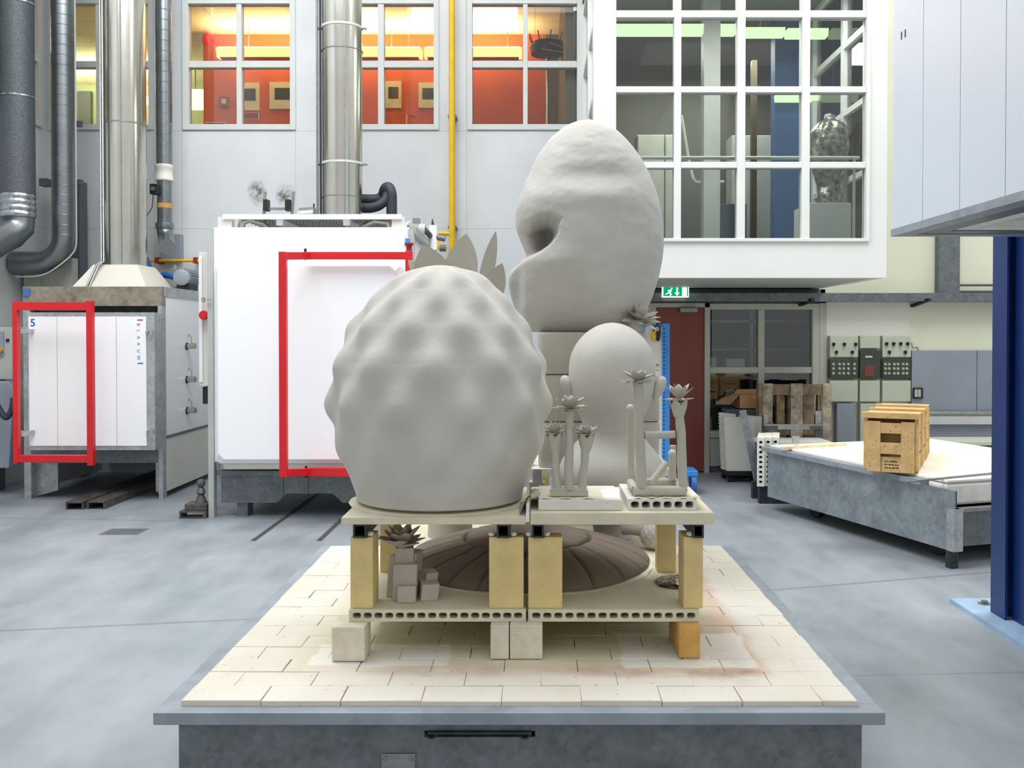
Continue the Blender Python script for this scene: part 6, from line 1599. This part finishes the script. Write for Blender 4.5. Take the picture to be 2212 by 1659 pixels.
# ================================================================ THINGS AT THE BACK RIGHT
# wooden pallet on end
y = 10.9; x0, x1 = PX(1640, y), PX(1797, y); zt = PZ(828, y)
t = thing('wooden_pallet', 'weathered wooden pallet standing on end before the glazed screen', 'pallet', ((x0 + x1) / 2, y + .07, 0))
M['wood_dark'] = simple('dark_weathered_wood', (158, 136, 106), .85, 0, .3, 9, .4, 50)
w_ = x1 - x0
for a, b, m_ in ((.06, .19, 'wood_old'), (.44, .605, 'wood_old'), (.88, 1.0, 'wood_old')):
    MB().box(x0 + a * w_, x0 + b * w_, y, y + .022, .0, zt - .002).build('front_board', m_, t, bevel=.002)
for z0_, z1_ in ((zt - .135, zt - .012), (.5, .62), (.02, .14)):
    MB().box(x0 + .04, x1 - .01, y + .022, y + .045, z0_, z1_).build('cross_board', 'wood_dark', t)
for a, b in ((.0, .06), (.26, .37), (.42, .5), (.63, .78), (.83, .88)):
    MB().box(x0 + a * w_, x0 + b * w_, y + .05 if a else y + .0, y + .14, .0, zt - .14 if a else zt - .01).build('stringer', 'wood_dark', t)
# steel push frame before it
y = 10.45
t = thing('push_frame', 'grey steel push-handle frame standing before the wooden pallet', 'frame', (PX(1715, y), y, 0))
for a, b in ((1650, 1659), (1762, 1774)):
    MB().box(PX(a, y), PX(b, y), y, y + .04, 0, PZ(897, y)).build('frame_upright', 'galv_dark', t)
    MB().box(PX(a, y), PX(b, y) , y - .004, y + .03, PZ(915, y), PZ(896 if a < 1700 else 888, y)).build('upright_sleeve', 'galv', t)
MB().box(PX(1650, y), PX(1775, y), y - .035, y - .002, PZ(927, y), PZ(916, y)).build('cross_tube', 'galv', t)
for a, b in ((1650, 1679), (1748, 1776)): MB().box(PX(a, y), PX(b, y), y - .04, y - .001, PZ(927, y), PZ(919, y)).build('rubber_grip', 'grey_dark', t)
MB().box(PX(1645, y), PX(1780, y), y + .0, y + .3, .08, .12).build('frame_base', 'galv_dark', t)
for px in (1655, 1768): MB().cyl((PX(px, y) - .02, y + .1, .04), (PX(px, y) + .02, y + .1, .04), .04, n=16).build('castor', 'black', t)
# white boards on a dolly, card box on top, leaning angle iron
y = 10.55
t = thing('board_dolly', 'low black dolly under the white standing boards', 'dolly', (PX(1600, y), y + .25, 0))
MB().box(PX(1570, y), PX(1634, y) + .02, y + .03, y + .5, .08, .13).build('dolly_deck', 'black', t)
for px in (1580, 1630):
    for yy in (.1, .4): MB().cyl((PX(px, y) - .02, y + yy, .04), (PX(px, y) + .02, y + yy, .04), .04, n=16).build('dolly_wheel', 'black', t)
def std_board(a, b, y0, y1, z0, z1, lab, nh):
    x0, x1 = PX(a, y0), PX(b, y0)
    mb = MB().prism([(x0 + .03, z0), (x1, z0 - .0), (x1, z1 - .02), (x0, z1)], 'y', y0, y1)
    tt = thing('insulation_board', lab, 'board', ((x0 + x1) / 2, (y0 + y1) / 2, z0), 'white standing boards')
    mb.build('board_panel', 'shelf_white', tt)
    rr = random.Random(nh); mb = MB()
    for q in range(nh):
        zz_ = z0 + (z1 - z0) * (q + .5) / nh; xx = x0 + .03 * (1 - (zz_ - z0) / (z1 - z0))
        mb.prism([(xx - .008, zz_ - .008), (xx + .002, zz_ - .012), (xx + .002, zz_ + .012), (xx - .008, zz_ + .008)], 'y', y0 - .004, y1)
    o = mb.build('board_teeth', 'kraft', tt); o['kind'] = 'stuff'
std_board(1555, 1590, 10.72, 10.77, .131, .775, 'rear one of the white standing boards at the left', 18)
std_board(1565, 1632, 10.6, 10.66, .131, .74, 'front one of the white standing boards, behind the leaning angle iron', 18)
std_board(1600, 1646, 10.8, 10.86, .131, .74, 'white standing board at the right, partly behind the angle iron', 18)
mb = MB(); p0, p1 = Vector((PX(1640, 10.3), 10.3, .0)), Vector(P(1604, 886, 10.5))
mb.bar(p0, p1, .075, .008, (0, -1, .1)).bar(p0 + Vector((.035, .03, 0)), p1 + Vector((.035, .03, 0)), .008, .06, (0, -1, .1))
tag(mb.build('angle_iron', 'galv_blue'), 'bluish grey angle iron leaning against the white standing boards', 'bar')
y = 11.07; x0, x1, z0, z1 = PX(1597, y), PX(1652, y), .79, PZ(853, y)
tag(MB().box(PX(1570, y), PX(1660, y), 11.06, 11.38, 0, .785).build('grey_crate', 'grey_dark'), 'grey crate behind the white boards carrying the cardboard box', 'crate')
t = thing('cardboard_box', 'open brown cardboard box with raised flaps above the white boards', 'box', ((x0 + x1) / 2, y + .15, .786))
MB().box(x0, x1, y, y + .006, z0, z1).box(x0, x1, y + .27, y + .276, z0, z1).box(x0, x0 + .006, y, y + .276, z0, z1).box(x1 - .006, x1, y, y + .276, z0, z1).box(x0, x1, y, y + .276, z0, z0 + .006).build('box_body', 'card', t)
MB().add([(x0, y, z1), (x0, y + .276, z1), P(1553, 864, y + .28), P(1575, 873, y - .05), (x0, y, z1 - .006), (x0, y + .276, z1 - .006), P(1553, 865.5, y + .28), P(1575, 874.5, y - .05)], [(0, 1, 2, 3), (7, 6, 5, 4), (0, 3, 7, 4), (1, 5, 6, 2), (2, 6, 7, 3)]).build('box_flap', 'card', t)
MB().add([(x0 + .0, y + .276, z1), (x1, y + .276, z1), (x1 + .03, y + .29, z1 + .05), (x0 + .04, y + .29, z1 + .05), (x0, y + .282, z1), (x1, y + .282, z1), (x1 + .03, y + .296, z1 + .05), (x0 + .04, y + .296, z1 + .05)], [(0, 1, 2, 3), (7, 6, 5, 4), (0, 4, 5, 1), (2, 6, 7, 3), (0, 3, 7, 4), (1, 5, 6, 2)]).build('box_flap', 'card', t)
MB().prism([(x0 + .14, z1), (x1, z1), (x1 + .02, z1 - .2), (x1 - .03, z1 - .2)], 'y', y - .012, y - .006).build('box_flap', 'wood_crate', t)
# control boxes on the pale board
y = YW - .03
cp = thing('control_boxes', 'bank of greenish grey control boxes with black knobs and fuse caps on the wall', 'control panel', (PX(1872, YW), y, PZ(866, YW)))
colsx = [(1786, 1846), (1850, 1893), (1898, 1959)]
rowsy = [(725, 771), (775, 817), (821, 866)]
for ci, (a, b) in enumerate(colsx):
    for ri, (c, d_) in enumerate(rowsy):
        if ci == 1 and ri == 0: c, d_ = 725, 752
        if ci == 1 and ri == 1: c, d_ = 756, 817
        dark = ri == 1
        o = MB().box(PX(a, YW), PX(b, YW), y - .1, y, PZ(d_, YW), PZ(c, YW)).build('control_box', 'panel_dark' if dark else 'grey_green', cp, bevel=.006)
        if ri == 0 and ci != 1:
            ks = ((1793, 743), (1816, 743), (1840, 743), (1799, 760), (1833, 760)) if ci == 0 else ((1906, 742), (1921, 742), (1936, 742), (1951, 742), (1912, 760), (1946, 760))
            for kx, kz in ks:
                xx, zz_ = PX(kx, YW), PZ(kz, YW)
                MB().cyl((xx, y - .1, zz_), (xx, y - .125, zz_), .018, n=14).box(xx - .006, xx + .006, y - .135, y - .12, zz_ - .03, zz_ + .012).build('control_knob', 'black', o)
        if dark and ci != 1:
            xs = (1793, 1806, 1815, 1825, 1838) if ci == 0 else (1904, 1912, 1923, 1931, 1942, 1950)
            for kx in xs:
                for kz in (786, 795.5, 805.5):
                    xx, zz_ = PX(kx, YW), PZ(kz, YW)
                    MB().cyl((xx, y - .1, zz_), (xx, y - .112, zz_), .019, .016, n=14).build('fuse_cap', 'dial', o)
        if dark and ci == 1:
            MB().box(PX(1860, YW), PX(1880, YW), y - .106, y - .1, PZ(812, YW), PZ(790, YW)).build('red_terminal', 'door_brown', o)
            MB().box(PX(1861, YW), PX(1876, YW), y - .106, y - .1, PZ(772, YW), PZ(768, YW)).build('white_strip', 'white_frame', o)
for a, b, lab, m_ in ((1800, 1838, 'low pale panel under the left control boxes', 'grey_sheet'), (1850, 1905, 'low grey green cabinet under the middle control boxes', 'grey_green')):
    tag(MB().box(PX(a, YW), PX(b, YW), y - .12, y, PZ(960, YW), PZ(870, YW)).build('wall_cabinet', m_, bevel=.005), lab, 'cabinet')
# grey steel machine at the right back
y = 11.28; x0, x1 = PX(1970, y), PX(2330, y)
t = thing('grey_machine', 'wide grey sheet-metal machine with a switch on its front at the right back', 'machine', ((x0 + x1) / 2, y, 0))
xm = PX(2111, y)
MB().box(x0, xm - .003, y, YW - .016, PZ(888, y), PZ(757, y)).build('machine_panel', 'grey_sheet', t, bevel=.004)
MB().box(xm + .003, x1, y, YW - .016, PZ(888, y), PZ(757, y)).build('machine_panel', 'grey_sheet', t, bevel=.004)
MB().cyl((x0, y - .06, PZ(893, y)), (x1, y - .06, PZ(893, y)), .04, n=16).build('front_roller', 'steel_edge', t, smooth=True)
MB().box(x0, x1, y - .16, YW - .016, PZ(914, y), PZ(898, y)).build('white_ledge', 'white_frame', t)
MB().box(x0, x1, y - .1, YW - .016, PZ(942, y), PZ(914, y)).build('lower_panel', 'grey_sheet', t)
MB().box(x0 + .05, x1, y - .06, YW - .016, 0, PZ(942, y)).build('machine_base', 'dark_steel', t)
MB().box(PX(1972, y), PX(1993, y), y - .03, y, PZ(861, y), PZ(837, y)).build('switch_plate', 'dark_steel', t, bevel=.004)
for a, b in ((1974, 1980), (1981, 1987)): MB().box(PX(a, y), PX(b, y), y - .04, y - .03, PZ(857, y), PZ(841, y)).build('rocker_switch', 'frame_beige', t)
MB().tube([P(1969, 740, y + .06), P(1972, 752, y + .05), P(1980, 750, y + .04), P(1984, 757, y + .03)], .012, 8).build('lock_lever', 'stainless', t, smooth=True)
y = 9.9
t = thing('white_tabletop', 'flat pale table behind the second kiln car below the grey machine', 'table', (PX(2070, y), y, 0))
MB().box(PX(1985, y), PX(2330, y), y, y + .5, PZ(962, y), PZ(955, y)).build('tabletop', 'grey_green', t)
MB().box(PX(1985, y), PX(2330, y), y + .03, y + .05, PZ(985, y), PZ(962, y)).build('table_apron', 'grey_dark', t)
for px in (1995, 2250):
    for yy in (.04, .44): MB().box(PX(px, y), PX(px, y) + .05, y + yy, y + yy + .05, 0, PZ(962, y)).build('table_leg', 'grey_dark', t)
MB().bar((PX(2120, y), y + .06, PZ(985, y)), (PX(2160, y), y + .06, PZ(962, y)), .03, .03).build('table_brace', 'steel_edge', t)
# blue and white rack with ear defenders, blue hand truck
y = 10.0
t = thing('tool_rack', 'white tool board with a bright blue slotted post behind the clay figure', 'rack', (PX(1420, y), y, 0))
x0, xm, x1 = PX(1392, y), PX(1431, y), PX(1447, y)
MB().box(x0, xm, y + .02, y + .05, .06, PZ(702, y)).build('rack_board', 'cream_panel', t)
MB().box(xm, x1, y, y + .07, 0, PZ(699, y)).build('rack_post', 'blue_light', t)
mb = MB(); n = 34
for q in range(n):
    zz_ = PZ(710, y) - q * .042; mb.box(xm + .012, xm + .024, y - .001, y, zz_ - .012, zz_ + .006)
o = mb.build('post_slots', 'black', t); o['kind'] = 'stuff'
MB().box(x0, xm, y + .015, y + .05, PZ(706, y), PZ(700, y)).build('rack_top_rail', 'blue_light', t)
MB().box(x0 - .04, x0, y, y + .07, 0, PZ(701, y)).build('rack_post', 'blue_light', t)
for py, m_ in ((788, 'teal'), (792, 'brick_orange'), (800, 'brick_orange')): MB().box(PX(1417, y), PX(1424, y), y + .018, y + .02, PZ(py + 1, y), PZ(py - 1, y)).build('coloured_label', m_, t)
t = thing('ear_defenders', 'yellow ear defenders hanging from the white tool board', 'ear defenders', (PX(1417, y), y - .03, PZ(736, y)))
for dx_, m_ in ((-.012, 'yellow'), (.03, 'black')):
    MB().ball((PX(1414, y) + dx_, y - .03, PZ(726, y)), .032 if m_ == 'yellow' else .028, .03, .055, 16, 10).build('ear_cup', m_, t, smooth=True)
MB().tube([(PX(1410, y), y - .02, PZ(722, y)), (PX(1412, y), y - .03, PZ(708, y)), (PX(1419, y), y - .03, PZ(701, y)), (PX(1425, y), y - .02, PZ(708, y)), (PX(1425, y), y - .02, PZ(722, y))], .009, 8).build('head_band', 'black', t, smooth=True)
y = 9.8
t = thing('blue_hand_truck', 'small bright blue hand truck low behind the right clay frame', 'hand truck', (PX(1496, y), y, 0))
MB().box(PX(1478, y), PX(1509, y), y, y + .3, PZ(1030, y), PZ(1017, y)).build('truck_body', 'blue_light', t, bevel=.01)
MB().box(PX(1480, y), PX(1490, y), y + .05, y + .1, .06, PZ(1030, y)).build('truck_leg', 'blue_light', t)
MB().box(PX(1502, y), PX(1509, y), y + .05, y + .1, .1, PZ(1030, y)).build('truck_leg', 'blue_light', t)
MB().cyl((PX(1499, y) - .02, y + .06, .1), (PX(1499, y) + .03, y + .06, .1), .1, n=24).build('truck_wheel', 'blue_ink', t, smooth=True)
MB().cyl((PX(1484, y) - .02, y + .2, .06), (PX(1484, y) + .03, y + .2, .06), .06, n=20).build('truck_wheel', 'black', t, smooth=True)
